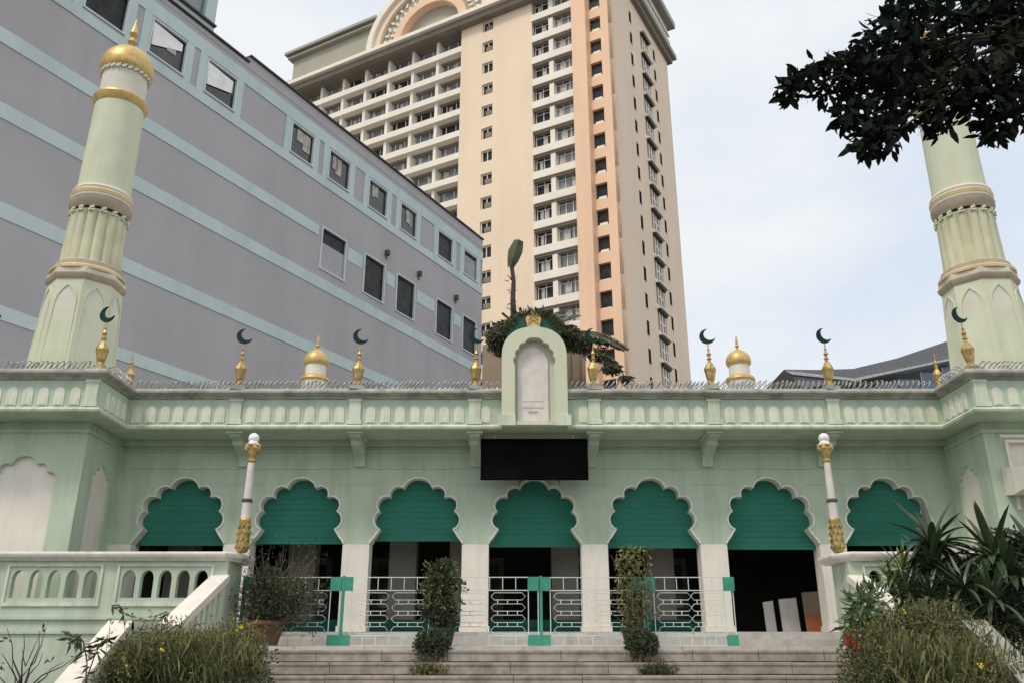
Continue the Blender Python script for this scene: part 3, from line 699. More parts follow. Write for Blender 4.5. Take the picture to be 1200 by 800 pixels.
lamp(-4.80, 15.62, 'left ornate lamp post with white globe and gold leaf base, on the left balustrade end')
lamp(5.80, 15.62, 'right ornate lamp post with white globe and gold leaf base, on the right balustrade end')

# ================================================================ METAL BARRIER PANELS
YF = 16.3
def barrier_meshes(w=1.80):
    z0, z1, z2, z3 = 0.0, 0.19, 0.97, 1.20    # bottom rail, second rail, upper second rail, top rail
    ra = MB(); r = 0.0075
    ra.box((0.0, -r, -r), (w, r, r)); rails = ra.me('rail', M['steel'])
    up = MB()
    up.box((-r, -r*1.2, z0), (r, r*1.2, z3+.01)); ups = up.me('upright', M['steel'])
    pk = MB(); q = 0.006
    pk.box((-q, -q, 0), (q, q, 1.0)); pks = pk.me('picket', M['steel'])
    def hexa(xa, xb, z, h):
        m = MB(); t = h/2*0.9; c = 0.5*h
        pts = [(xa, z), (xa+t, z+c), (xb-t, z+c), (xb, z), (xb-t, z-c), (xa+t, z-c), (xa, z)]
        m.tube([(a, 0, b) for a, b in pts], 0.0058, 4); return m
    hx = hexa(0, 0.62, 0, 0.125).me('hexagon', M['steel'])
    cn = MB().box((-0.008, -0.008, -0.03), (0.008, 0.008, 0.03)).me('connector', M['steel'])
    plate = MB().box((0, -0.02, 0), (0.20, 0.02, 0.24)).me('corner_plate', M['teal'])
    platel = MB().box((0, -0.02, 0), (0.20, 0.02, 0.20)).me('corner_plate', M['teal'])
    post = MB().box((-0.025, -0.028, -0.004), (0.025, 0.028, 1.225)).me('post', M['teal'])
    return rails, ups, pks, hx, cn, plate, platel, post
BM_ = barrier_meshes()
bx = [(-4.884, 16.3, 2.469)[0], (-3.076, 16.3, 2.469)[0], (-1.275, 16.3, 2.469)[0], (0.526, 16.3, 2.469)[0], (2.442, 16.3, 2.469)[0], (4.081, 16.3, 2.469)[0]]
bx = [a - .03 for a in bx]
names = ['barrier panel behind the big terracotta pot at the left end', 'barrier panel second from the left, before the second pillar from the left', 'middle barrier panel right of the leafy column shrub, before the third pillar', 'barrier panel under the dark signboard and right of the middle, before the fourth pillar', 'barrier panel at the right end, before the fifth pillar']
for i in range(5):
    x = bx[i]; t = empty('barrier_panel', (x, YF, TR), names[i], 'barrier', 'pale steel barrier panels with teal corners across the steps')
    rails, ups, pks, hx, cn, plate, platel, post = BM_
    jy = rnd(-.02, .02); rz = rnd(-.01, .01); WL[t.name] = Vector((x, YF, TR))
    sxx = (bx[i+1] - x - .01)/1.80
    def L_(n, me, lx, lz, ly=0.0):
        o = bpy.data.objects.new(n, me); COL.objects.link(o); o.parent = t; o.location = (lx*sxx, ly, lz); return o
    for z in (0.02, .19, .97, 1.20): L_('rail', rails, 0.006, z).scale = (sxx, 1, 1)
    for x_ in (0.012, 0.19, 1.61, 1.788): L_('upright', ups, x_, 0)
    for x_ in (0.42, 0.66, 0.90, 1.14, 1.38):
        for za, zb in ((.031, .179), (.981, 1.189)): L_('picket', pks, x_, za).scale = (1, 1, zb - za)
    for k in range(4):
        for cxx in (0.25, 0.93): L_('hexagon', hx, cxx, 0.28 + k*0.195)
    for k in range(3):
        for cxx in (0.55, 1.23, 0.37, 0.73, 1.05, 1.41): L_('connector', cn, cxx, 0.28 + 0.0975 + k*0.195)
    for lx in (0.0, 1.60): L_('corner_plate', plate, lx, z := 0.965, -0.012); L_('corner_plate', platel, lx, 0.0, -0.012)
    L_('post', post, 0.03, 0, -0.01)
    t.rotation_euler = (rnd(-.01, .01), 0, rz); t.location = (x, YF + jy, TR)

# boards leaning inside the right arch
for px, w, zz, m, lab in (((5.352, 19.1, 2.532)[0]-.3, 0.24, .66, 'white', 'white board leaning inside the sixth arch, nearest the middle of the hall'), ((5.696, 19.1, 2.532)[0]-.3, 0.40, .72, 'white', 'white board leaning in the middle of three inside the sixth arch'), ((6.202, 19.1, 2.532)[0]-.3, 0.44, .86, 'tank', 'tan and orange board leaning inside the sixth arch beside its right pillar')):
    t = empty('board', (px+.3, 19.1, FL), lab, 'board', 'boards leaning in the hall')
    b = MB(); b.obox((px+.3+w/2, 19.15, FL + zz/2 + .003), (w/2, 0.04, 0.02), (0, 0.015, 0), (0.0, 0.05, zz/2)); b.build('panel', M[m], t)
    if m == 'tank': MB().obox((px+.3+w/2, 19.10, FL + .22), (w/2*.96, 0.04, 0.02), (0, 0.01, 0), (0, .02, .17)).build('orange_panel', M['orange'], t)

# tan block, crest and palm on the roof behind the tablet
tk = MB(); tk.box((XC-1.15, 18.9, 6.501), (XC+1.25, 21.2, 8.55)); tko = tk.build('roof_room', M['tank'], mosque, label='tan rendered block on the roof behind the marble tablet')
for x in (XC+.88, XC+1.1): B((x, 18.87, 6.51), (x+.03, 18.9, 8.5)).build('downpipe', M['tshade'], tko)
cr = empty('roof_crest', (XC, 17.2, 8.18), 'green and gold fan shaped crest standing on top of the tablet arch', 'crest')
n = 10; o = [(-.58, 0)]
for i in range(n+1):
    a = math.pi*(1 - i/n); rr = .58 + (.05 if i % 2 else 0); o.append((rr*math.cos(a), .04 + .62*rr*math.sin(a)*1.4))
o.append((.58, 0)); MB().prism(o, [], lambda u, v, t: (XC + u, 17.22 + .10*t, 8.15 + v)).build('fan', mat('crest_green', (0.015, 0.085, 0.05), rough=.6, stain=(.03, .05, .03), stain_amt=.7, stain_scale=5), cr, fix=True)
lf = MB(); lf.prism([(-.13, 0), (.13, 0), (.17, .2), (0, .42), (-.17, .2)], [], lambda u, v, t: (XC + u, 17.17 + .05*t, 8.32 + v)); gl = lf.build('gold_leaf', M['gold'], cr, fix=True)
for k in range(3):
    z = 8.36 + k*.10; ch = MB(); ch.prism([(-.12+k*.02, z), (0, z+.12), (.12-k*.02, z), (.12-k*.02, z+.035), (0, z+.16), (-.12+k*.02, z+.035)], [], lambda u, v, t: (XC + u, 17.14 + .029*t, v)); ch.build('chevron', M['brass'], gl, fix=True)
random.seed(77); m = MB()
for k in range(420):
    a = rnd(0, math.pi); rr = rnd(.42, .62); m.leaf((XC + rr*math.cos(a), 17.18 + rnd(-.04, .1), 8.19 + .85*rr*math.sin(a)), Vector((math.cos(a), -.3, math.sin(a))) + rdir()*.8, rdir(), rnd(.07, .16), rnd(.03, .05), .1)
m.build('leaves', M['leafdeep'], cr)

def frond(mb, base, d0, length, droop, leaflets=26, lw=0.05, ll=0.45):
    p = Vector(base); d = Vector(d0).normalized(); seg = 14; pts = [p.copy()]
    for i in range(seg):
        d = (d + Vector((0, 0, -droop/seg*(0.4 + 1.6*i/seg)))).normalized(); p = p + d*length/seg; pts.append(p.copy())
    mb.tube(pts, [0.03*(1 - .8*i/seg) for i in range(seg+1)], 4)
    for k in range(leaflets):
        f = 0.15 + 0.85*k/leaflets; i = min(int(f*seg), seg-1); q = pts[i].lerp(pts[i+1], f*seg - i); dd = (pts[i+1] - pts[i]).normalized()
        sdv = dd.cross(Vector((0, 0, 1))).normalized()
        for s in (-1, 1):
            l = ll*math.sin(math.pi*(0.12 + .8*f))*rnd(.8, 1.1); mb.leaf(q, (dd*.7 + sdv*s + Vector((0, 0, -0.55 - rnd(0, .5)))), Vector((0, 0, 1)), l, lw, .1)
pa = empty('rooftop_palm', (XC+.1, 18.2, 6.5), 'dark drooping palm on the roof behind the crest and tablet', 'palm')
MB().tube([(XC+.1, 18.4, 6.5), (XC+.08, 18.35, 7.6), (XC+.1, 18.3, 8.35)], [.14, .12, .13], 8).build('trunk', M['bark'], pa)
b0 = (XC+.1, 18.25, 8.35)
for d, l, dr in (((1, -.1, .45), 2.2, 1.15), ((1, -.3, .30), 2.1, 1.0), ((1, .2, .2), 2.0, .8), ((-1, .1, .3), 1.0, 1.2), ((-.9, -.3, .1), .95, .8)):
    m = MB(); frond(m, b0, d, l, dr, 44, .10, .34); m.build('frond', M['thatch'], pa)
m = MB(); ml = MB()
for px_, rr, nn in (((-0.38, 17.9, 8.36), (.20, .25, .32), 700), ((-0.189, 17.8, 8.464), (.28, .25, .26), 800), ((0.227, 17.7, 8.628), (.30, .2, .18), 600), ((0.755, 17.7, 8.588), (.30, .2, .20), 700), ((1.135, 17.8, 8.464), (.28, .2, .18), 600), ((1.516, 17.9, 8.259), (.26, .2, .14), 450), ((1.847, 17.9, 7.978), (.24, .2, .12), 350), ((2.155, 17.9, 7.659), (.22, .15, .10), 260), ((2.426, 17.9, 7.423), (.15, .1, .07), 120)):
    for _ in range(nn):
        d_ = rdir(); p_ = Vector(px_) + Vector((d_.x*rr[0], d_.y*rr[1], d_.z*rr[2]))*rnd(0, 1)**.4; (ml if random.random() < .25 else m).leaf(p_, Vector((rnd(-.4, 1), rnd(-.6, .2), rnd(-1.2, .1))), rdir(), rnd(.08, .2), rnd(.03, .06), .2)
m.build('foliage', M['thatch'], pa); ml.build('young_leaves', M['leafdeep'], pa)
for d, l in (((-1.0, -.1, .42), 1.05), ((-.85, -.1, .75), 1.0), ((-.62, -.1, .95), 1.02)):
    m = MB(); b1 = Vector(b0); dd = Vector(d).normalized(); m.obox(b1 + dd*l*.55, dd*l*.5, Vector((0, .02, 0)), Vector((-dd.z, 0, dd.x))*.025); m.build('dead_stalk', M['bark'], pa)
# tall spathe with a curled dark blade
sp = MB(); pts = [(0.039, 18.3, 8.993), (0.02, 18.3, 9.461), (0.04, 18.3, 9.893), (0.0, 18.3, 10.222), (0.02, 18.3, 10.465)]
sp.tube(pts, [.075, .06, .05, .05, .06], 7)
for k in range(26):
    q = Vector(pts[0]).lerp(Vector(pts[3]), rnd(0, 1)) + Vector((rnd(-.06, .04), 0, 0)); sp.leaf(q, Vector((rnd(-1, .6), rnd(-.5, .5), rnd(-.2, 1))), Vector((0, 0, 1)), .17, .05)
sp.build('spathe_stalk', M['bark'], pa)
bl = MB(); ax = [(-0.04, 18.3, 10.244), (0.02, 18.3, 10.443), (0.081, 18.3, 10.688), (0.162, 18.3, 10.958)]; hw = [.06, .13, .17, .11]
vs = []
for (x, y, z), w in zip(ax, hw): vs += [(x-w, y, z+.02), (x, y-.06, z), (x+w, y+.03, z-.02)]
bl.add(vs, [f for i in range(3) for f in ((3*i, 3*i+1, 3*i+4, 3*i+3), (3*i+1, 3*i+2, 3*i+5, 3*i+4))]); bl.build('curled_blade', M['leafdeep'], pa)
m = MB()
for k in range(7):
    q = Vector((0.769, 18.0, 8.809)) + Vector((rnd(-.1, .5), rnd(-.1, .1), rnd(-.1, .15))); m.leaf(q, Vector((rnd(.3, 1), -.3, rnd(-.2, .5))), Vector((0, -1, .6)), .45, .17)
m.build('broad_leaf', M['leafdeep'], pa)

# ================================================================ GREY STRIPED BUILDING
GA = R(28.8); GD = Vector((math.sin(GA), math.cos(GA), 0)); GN = Vector((math.cos(GA), -math.sin(GA), 0)); GP0 = Vector((-2.084, 55, 0))
def GF(u, v, w): p = GP0 + GD*u - GN*w; return (p.x, p.y, v)
gb = empty('striped_building', GF(-18, 0, 8), 'mauve grey office block with pale teal stripes rising behind the left minaret', 'building')
up = [(-31.3, -29.4), (-28.2, -26.3), (-25.1, -23.25), (-19.42, -17.68), (-16.45, -14.65), (-12.95, -11.15), (-9.83, -8.08), (-5.70, -3.90), (-2.53, -0.75)]
lo = [(-16.5, -14.5), (-12.9, -11.0), (-9.85, -7.95), (-5.65, -3.74), (-2.5, -0.75)]
ups_ = [(a, 26.15, b, 27.95) for a, b in up]; los = [(a, 20.75, b, 23.15) for a, b in lo]
def rect(a, z0, b, z1): return [(a, z0), (b, z0), (b, z1), (a, z1)]
rt = [(-48, 0), (0, 0), (0, 29.72), (-22.7, 29.72), (-22.7, 29.32), (-48, 29.32)]
MB().prism(rt, [rect(*r) for r in ups_ + los], lambda u, v, t: GF(u, v, t*0.35), back=False).build('front_wall', M['gwall'], gb, fix=True)
bx_ = MB(); bx_.prism([(-48, 0.36), (-.001, 0.36), (-.001, 20), (-48, 20)], [], lambda u, v, t: GF(u, 29.2*t, v)); bx_.build('block', M['gwall'], gb, fix=True)
def gbox(u0, z0, u1, z1, w0, w1, name, m, parent=gb):
    return MB().prism(rect(u0, z0, u1, z1), [], lambda u, v, t: GF(u, v, w0 + (w1-w0)*t)).build(name, m, parent, fix=True)
for z0, z1 in ((19.65, 20.25), (16.02, 16.6), (12.47, 12.97), (8.9, 9.45), (5.3, 5.85)): gbox(-48, z0, -0.004, z1, -0.035, 0.01, 'stripe', M['gband'])
gbox(-48, 22.5, -16.75, 23.1, -0.035, 0.01, 'stripe', M['gband'])
edges = [-16.3] + []
for a, b in zip(lo[:-1], lo[1:]): gbox(a[1]+.18, 22.1, b[0]-.18, 22.9, -0.02, 0.01, 'stripe', M['gband'])
gbox(-48, 25.5, -0.004, 26.0, -0.045, 0.01, 'sill_band', M['gband']); gbox(-48, 28.05, -0.004, 28.75, -0.045, 0.01, 'lintel_band', M['gband'])
gbox(-48, 29.05, -0.004, 29.3, -0.02, 0.01, 'roof_band', M['gwall'])
lastb = -48
for a, b in up:
    for q0, q1 in ((a-.45, a-.03), (b+.03, b+.40)):
        gbox(max(q0, lastb), 26.003, min(q1, -.01), 28.047, -0.04, 0.01, 'teal_surround', M['gband'])
gbox(-48, 29.34, -22.72, 29.42, -.12, .5, 'roof_flashing', M['dark']); gbox(-22.7, 29.73, 0, 29.81, -.12, .5, 'roof_flashing', M['dark'])
for j, (a, z0, b, z1) in enumerate(ups_ + los):
    f = MB(); t_ = .05
    for r in ((a-.02, z0-.02, b+.02, z0+t_), (a-.02, z1-t_, b+.02, z1+.02), (a-.02, z0+t_+.001, a+t_, z1-t_-.001), (b-t_, z0+t_+.001, b+.02, z1-t_-.001)):
        f.prism(rect(*r), [], lambda u, v, t: GF(u, v, -0.06 + .13*t))
    w = f.build('window', M['gframe'], gb, fix=True)
    p = gbox(a+t_, z0+t_, b-t_, z1-t_, 0.10, 0.14, 'pane', M['dglass'] if j > 6 or j == 0 else M['glass'], w)
    if j in (1, 2, 3, 4, 5, 6):   # things seen behind the glass
        for k in range(2):
            uu = rnd(a+.3, b-.5); gbox(uu, z0+rnd(.6, 1.0), uu+rnd(.15, .6), z1-.15, 0.06, 0.098, 'curtain', M['curtain'], w)
    if j in (1, 2):  # white polygon painted in for the bright sky showing through these windows
        MB().prism([(a+.12, z1-.10), (b-.2, z1-.22), (b-.2, z1-.6) if j == 1 else (b-.25, z0+.9), (a+.15, z0+.5)], [], lambda u, v, t: GF(u, v, .03 + .02*t)).build('painted_sky_glimpse', M['globe'], w, fix=True)
    if j == 9: gbox(a+.1, z0+.1, b-.1, z0+1.55, 0.05, 0.098, 'shutter', M['gwall'], w)
    if j == 8: gbox(a+.25, z0+.15, b-.15, z1-.3, 0.05, 0.098, 'blind', M['glassb'], w)
for u in (-11.0, -7.7, -3.47):
    MB().obox(GF(u, 23.95, -.1), GD*.10, GN*.15, (0, 0, .16)).build('vent', M['dark'], gb); MB().obox(GF(u+.03, 23.72, -.06), GD*.05, GN*.05, (0, 0, .12)).build('vent_drip', M['tshade'], gb)
# upper storey seen at the top left
ph = MB().prism([(-48, 29.33), (-24.9, 29.33), (-24.9, 33.4), (-48, 33.4)], [rect(-27.0, 30.1, -25.5, 31.9), rect(-29.6, 30.1, -28.0, 31.9)], lambda u, v, t: GF(u, v, 0.15 + .3*t), back=False).build('penthouse_wall', M['gband'], gb, fix=True)
gbox(-48, 29.4, -24.95, 33.3, 0.46, 6, 'penthouse', M['gwall'])
for a, b in ((-27.0, -25.5), (-29.6, -28.0)): gbox(a, 30.1, b, 31.9, .36, .40, 'pane', M['glassb'], ph)
gbox(-48, 33.41, -24.7, 33.6, -.1, .6, 'penthouse_eave', M['gframe'])
gbox(-48, 29.9, -24.88, 30.0, 0.0, .149, 'penthouse_sill', M['dark'])

# ================================================================ TOWER
TP0 = Vector((11.761, 82, 0)); TLd = Vector((-math.cos(GA), math.sin(GA), 0)); TRd = GD.copy(); NL = Vector((-math.sin(GA), -math.cos(GA), 0)); NRt = GN.copy()
def TF(u, v, w): p = TP0 + TLd*u - NL*w; return (p.x, p.y, v)
def RF(u, v, w): p = TP0 + TRd*u - NRt*w; return (p.x, p.y, v)
tw = empty('apartment_tower', TF(25, 0, 10), 'tall cream and peach apartment tower with a big arch on its roofline', 'apartment tower')
ZT = 80.7; FH = 3.245; floors = range(-1, 13)
zf = lambda k: 40.95 + FH*k
def fbox(F, u0, z0, u1, z1, w0, w1, name, m, parent=tw, label=None):
    return MB().prism(rect(u0, z0, u1, z1), [], lambda u, v, t: F(u, v, w0 + (w1-w0)*t)).build(name, m, parent, fix=True, label=label)
def fme(F, u0, z0, u1, z1, w0, w1, name, m):
    o = F(0, 0, 0); return MB().prism(rect(u0, z0, u1, z1), [], lambda u, v, t: tuple(Vector(F(u, v, w0 + (w1-w0)*t)) - Vector(o))).me(name, m, fix=True)
def rep(F, me, name, zs, parent=tw, u=0): 
    r = []
    for z in zs:
        p = Vector(F(u, 0, 0)); r.append(link(name, me, parent, (p.x, p.y, z)))
    return r
KS = list(range(-6, 12)); small = [zf(k) + 1.35 for k in KS]
# cream wall u 10.6..21 with the little windows ; peach corner strip 0..3 ; pier
small = [z - .1 for z in small]
holes = [(16.2, z, 17.75, z+1.6) for z in small if z + 1.6 < ZT-.3]
MB().rwall(10.6, 0, 21.0, ZT, holes, lambda u, v, t: TF(u, v, .6*t)).build('cream_wall', M['tcream'], tw)
sqz = [zf(k) - 1.55 for k in range(-5, 13)]
MB().rwall(0, 0, 3.0, ZT, [(1.45, z, 2.9, z+2.0) for z in sqz], lambda u, v, t: TF(u, v, .5*t)).build('peach_wall', M['torange'], tw)
fbox(TF, 3.0, 0, 4.82, ZT, -0.9, 0.6, 'peach_pier', M['torange'])
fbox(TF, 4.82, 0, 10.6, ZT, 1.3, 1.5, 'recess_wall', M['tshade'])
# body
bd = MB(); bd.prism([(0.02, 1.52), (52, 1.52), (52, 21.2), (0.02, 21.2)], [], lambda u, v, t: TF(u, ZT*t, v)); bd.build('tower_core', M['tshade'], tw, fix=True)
fr_sm = MB(); 
sm_frame = MB()
for r in ((0, 0, 1.55, .12), (0, 1.48, 1.55, 1.6), (0, .12, .12, 1.48), (1.43, .12, 1.55, 1.48), (.72, .12, .82, 1.48)):
    sm_frame.prism(rect(*r), [], lambda u, v, t: tuple(Vector(TF(u, v, .25 + .12*t)) - Vector(TF(0, 0, 0))))
sm_frame = sm_frame.me('window', M['tslab'], fix=True)
sm_pane = fme(TF, .05, .05, 1.5, 1.55, .40, .46, 'pane', M['dglass']); ac = fme(TF, .15, .15, 1.0, .75, .05, .40, 'air_conditioner', M['tshade'])
hood_ = fme(TF, -.1, 1.6, 1.65, 1.72, -.25, .0, 'window_hood', M['tcream'])
for z in small:
    if z + 1.6 >= ZT - .3: continue
    w = rep(TF, sm_frame, 'window', [z], u=16.2)[0]; rep(TF, sm_pane, 'pane', [z], w, 16.2)
    if random.random() < .7: rep(TF, ac, 'air_conditioner', [z], w, 16.2)
sq_pane = fme(TF, -.1, 0, 1.35, 2.0, .40, .46, 'pane', M['dglass']); sq_w = fme(TF, .0, .0, 1.2, .10, .0, .3, 'window', M['tslab']); sq_ac = fme(TF, .1, .12, 1.0, .38, .1, .35, 'ledge', M['tslab'])
for i, z in enumerate(sqz):
    w = rep(TF, sq_w, 'window', [z], u=1.55)[0]; rep(TF, sq_pane, 'pane', [z], w, 1.55)
    if i > 5: rep(TF, sq_ac, 'ledge', [z], w, 1.55)
# main window column with ivory slab bands
band = fme(TF, 4.83, 0, 10.58, .95, -0.15, 1.28, 'slab_band', M['tslab'])
mull = fme(TF, 7.75, 0.96, 8.35, FH - .01, .1, 1.28, 'mullion', M['tslab'])
def glazing(u0, u1, bars, m):
    g = MB(); g.prism(rect(u0, .96, u1, FH-.02), [], lambda u, v, t: tuple(Vector(TF(u, v, .75 + .05*t)) - Vector(TF(0, 0, 0))))
    return g.me('pane', m, fix=True)
def bars(u0, u1, n):
    g = MB()
    for i in range(n+1):
        u = u0 + (u1-u0)*i/n; g.prism(rect(u-.05, .96, u+.05, FH-.03), [], lambda a, v, t: tuple(Vector(TF(a, v, .66 + .08*t)) - Vector(TF(0, 0, 0))))
    for z in (1.0, 2.6): g.prism(rect(u0+.06, z, u1-.06, z+.07), [], lambda a, v, t: tuple(Vector(TF(a, v, .665 + .07*t)) - Vector(TF(0, 0, 0))))
    return g.me('window', M['gframe'], fix=True)
gl1 = glazing(5.0, 7.7, 2, M['glassb']); gl2 = glazing(8.4, 10.5, 2, M['dglass']); br1 = bars(5.0, 7.7, 3); br2 = bars(8.45, 10.45, 2)
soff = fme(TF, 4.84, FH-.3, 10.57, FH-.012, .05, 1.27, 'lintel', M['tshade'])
cur = [fme(TF, a, 1.2, b, 2.6, .60, .65, 'curtain', M['curtain']) for a, b in ((5.5, 5.9), (6.3, 7.1), (8.9, 9.4), (9.6, 10.0), (6.9, 7.4))]
for k in range(-5, 13):
    z = zf(k); 
    if z > ZT - 1: continue
    rep(TF, band, 'slab_band', [z]); rep(TF, mull, 'mullion', [z]); rep(TF, soff, 'lintel', [z])
    w = rep(TF, br1, 'window', [z])[0]; rep(TF, gl1, 'pane', [z], w); w2 = rep(TF, br2, 'window', [z])[0]; rep(TF, gl2, 'pane', [z], w2)
    for c in random.sample(cur, 2): rep(TF, c, 'curtain', [z], w)
# left balcony block u 21..49
band2 = fme(TF, 21.02, 0, 48.9, .85, 0.1, 2.6, 'balcony_slab', M['tslab'])
post2 = fme(TF, -.22, .86, .22, FH - .01, 0.5, 1.9, 'balcony_post', M['tslab'])
def wn2():
    g = MB(); 
    g.prism(rect(.26, .9, 3.7, 1.0), [], lambda a, v, t: tuple(Vector(TF(a, v, 1.405 + .08*t)) - Vector(TF(0, 0, 0))))
    for i in range(4):
        u = .3 + 3.35*i/3 if i != 2 else 2.9; g.prism(rect(u-.05, .9, u+.05, FH-.4), [], lambda a, v, t: tuple(Vector(TF(a, v, 1.40 + .08*t)) - Vector(TF(0, 0, 0))))
    return g.me('window', M['gframe'], fix=True)
wf2 = wn2(); wp2 = fme(TF, .25, .87, 3.8, FH-.25, 1.50, 1.56, 'pane', M['glassb']); wp3 = fme(TF, .25, .87, 3.8, FH-.25, 1.50, 1.56, 'pane', M['dglass'])
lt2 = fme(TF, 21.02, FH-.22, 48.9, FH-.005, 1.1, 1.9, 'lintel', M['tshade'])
cu2 = fme(TF, 0, 1.1, .5, FH-.6, 1.44, 1.49, 'curtain', M['curtain'])
for k in range(-1, 12):
    z = zf(k) - .25; rep(TF, band2, 'balcony_slab', [z]); rep(TF, lt2, 'lintel', [z])
    for j in range(7):
        u = 21.0 + j*4.02
        if j: rep(TF, post2, 'balcony_post', [z], u=u)
        w = rep(TF, wf2, 'window', [z], u=u)[0]; rep(TF, random.choice((wp2, wp3)), 'pane', [z], w, u)
        if random.random() < .5: rep(TF, cu2, 'curtain', [z], w, u + rnd(.4, 2.9))
fbox(TF, 48.92, 0, 50.4, ZT, 0.1, 3, 'end_wall', M['tcream'])
# cornice, attic and crown
fbox(TF, -.6, 79.6, 51.0, 80.45, -1.0, 3, 'cornice_bed', M['tshade']); fbox(TF, -1.3, 80.46, 51.6, 81.0, -1.6, 3, 'cornice', M['tslab'])
fbox(TF, 34.8, 81.01, 51.6, 81.45, -1.3, 3, 'cornice_cap', M['tattic'])
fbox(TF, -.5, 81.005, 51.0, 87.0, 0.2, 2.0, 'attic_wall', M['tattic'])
fbox(TF, 34.9, 86.3, 51.6, 86.7, -.5, 2.2, 'attic_moulding', M['tattic']); fbox(TF, 34.9, 86.95, 52.0, 87.4, -.9, 2.4, 'attic_cornice', M['tattic'])
fbox(TF, -1.3, 87.0, 16.5, 87.6, -1.0, 2.4, 'attic_cornice', M['tslab'])
for u in (13, 9.5, 6, 2.5): fbox(TF, u, 81.1, u+1.0, 86.9, -.5, .19, 'attic_pilaster', M['tslab'])
def halfring(r0, r1, w0, w1, name, m, cx=25.6, z0=81.0, n=28, sy=.93):
    o = [(cx + r1*math.cos(math.pi*i/n), z0 + r1*sy*math.sin(math.pi*i/n)) for i in range(n+1)]
    i_ = [(cx + r0*math.cos(math.pi*i/n), z0 + r0*sy*math.sin(math.pi*i/n)) for i in range(n, -1, -1)]
    return MB().prism(o + i_, [], lambda u, v, t: TF(u, v, w0 + (w1-w0)*t)).build(name, m, tw, fix=True)
halfring(9.3, 10.2, -1.5, 2.5, 'arch_rim', M['tslab']); halfring(8.3, 9.29, -1.0, 2.4, 'arch_moulding', M['tcream']); halfring(5.9, 8.29, -.4, 2.4, 'arch_frieze', M['tattic']); halfring(4.7, 5.89, -1.0, 2.4, 'inner_arch', M['torange'])
halfring(0.01, 4.69, 0.5, 2.2, 'arch_tympanum', M['tattic'])
og = MB()
for i in range(1, 22):
    a = math.pi*i/22; 
    for rr, sz in ((7.6, .35), (6.6, .3)):
        c = Vector(TF(25.6 + rr*math.cos(a), 81 + rr*.93*math.sin(a), -.5)); b = a + (i % 2)*.8
        og.obox(c, TLd*sz*math.cos(b) + Vector((0, 0, sz*math.sin(b))), NL*.12, TLd*(-.15*math.sin(b)) + Vector((0, 0, .15*math.cos(b))))
og.build('frieze_ornament', M['tslab'], tw)
# right face
MZ = [zf(k) - .9 for k in range(-6, 12)]
slz = [zf(k) + .45 for k in range(-6, 12)]
hol = [(6.2, z, 6.95, z+1.75) for z in slz] + [(15.0, z+.3, 15.75, z+2.05) for z in slz] + [(10.1, z, 13.0, z+2.6) for z in MZ]
MB().rwall(0.0, 0, 21.2, 82.0, hol, lambda u, v, t: RF(u, v, .01 + .45*t)).build('beige_wall', M['tbeige'], tw)
slp = fme(RF, 0, 0, .75, 1.75, 0.0, .12, 'pane', M['void'])
slf = fme(RF, -.03, -.06, .78, -.001, -.03, .3, 'slit_window', M['tbeige'])
midp = fme(RF, -.3, 0, 2.6, 2.6, .16, .22, 'pane', M['void'])
mfr = MB()
for r in ((.3, 0, .55, 2.5), (1.15, 0, 1.45, 2.5), (2.1, 0, 2.3, 2.5), (.56, 1.1, 1.14, 1.3), (1.46, 1.1, 2.09, 1.3)): mfr.prism(rect(*r), [], lambda u, v, t: tuple(Vector(RF(u, v, .0 + .14*t)) - Vector(RF(0, 0, 0))))
mfr = mfr.me('window', M['tslab'], fix=True)
mld = fme(RF, -.3, 2.61, 2.8, 2.80, -.55, .3, 'window_ledge', M['tslab']); mdk = fme(RF, -.1, 2.3, 2.5, 2.605, -.3, .3, 'ledge_bed', M['dglass'])
for z in slz:
    for u, dz in ((6.2, 0), (15.0, .3)):
        w = rep(RF, slf, 'slit_window', [z+dz], u=u)[0]; rep(RF, slp, 'pane', [z+dz], w, u)
for z in MZ:
    w = rep(RF, mfr, 'window', [z], u=10.4)[0]; rep(RF, midp, 'pane', [z], w, 10.4); rep(RF, mld, 'window_ledge', [z], w, 10.4); rep(RF, mdk, 'ledge_bed', [z], w, 10.4)
fbox(RF, -1.0, 81.2, 21.9, 82.0, -.6, 3, 'cornice_bed', M['tshade']); fbox(RF, -1.5, 82.01, 22.4, 82.7, -1.1, 3, 'cornice', M['tattic']); 
fbox(RF, -.5, 82.71, 21.5, 87.6, -.3, 3, 'attic_wall', M['tattic'])
for z in (83.5, 84.6, 85.8): fbox(RF, -.6, z, 21.8, z+.35, -.5, -.301, 'attic_band', M['tslab'])
fbox(RF, -1.5, 87.61, 22.6, 88.6, -1.2, 3, 'attic_cornice', M['tattic'])

# ================================================================ DISTANT CURVED ROOF BUILDING
of = empty('curved_roof_building', (26, 60, 0), 'low modern building with curved grey roof and blue glass behind the right minaret', 'building')
roof = [(20.0, 21.75), (22.5, 21.72), (25.1, 21.80), (28.4, 22.6), (32.4, 23.95), (37, 25.8), (42, 27.5), (42, 25.9), (37, 24.0), (32.7, 22.35), (28.8, 21.5), (25.0, 20.9), (21.3, 20.3)]
MB().prism(roof, [], lambda u, v, t: (u, 60 + 22*t, v)).build('roof', M['office'], of, fix=True)
MB().prism([(20.02, 21.6), (25.0, 21.0), (32.6, 22.6), (42, 26.2), (42, 26.05), (32.6, 22.45), (25.0, 20.8), (20.5, 21.3)], [], lambda u, v, t: (u, 59.8 + .19*t, v)).build('fascia', M['wire'], of, fix=True)
for i in range(12):
    x = 22 + i*1.65; zt = 20.35 + max(0, (x-24))*.18
    if x > 29: zt = 21.3 + (x-29)*.32
    B((x, 60.6, 12), (x+1.55, 60.7, zt)).build('window_pane', M['bglass'], of)
    B((x-.06, 60.45, 12), (x+.0, 60.6, zt)).build('mullion', M['wire'], of)
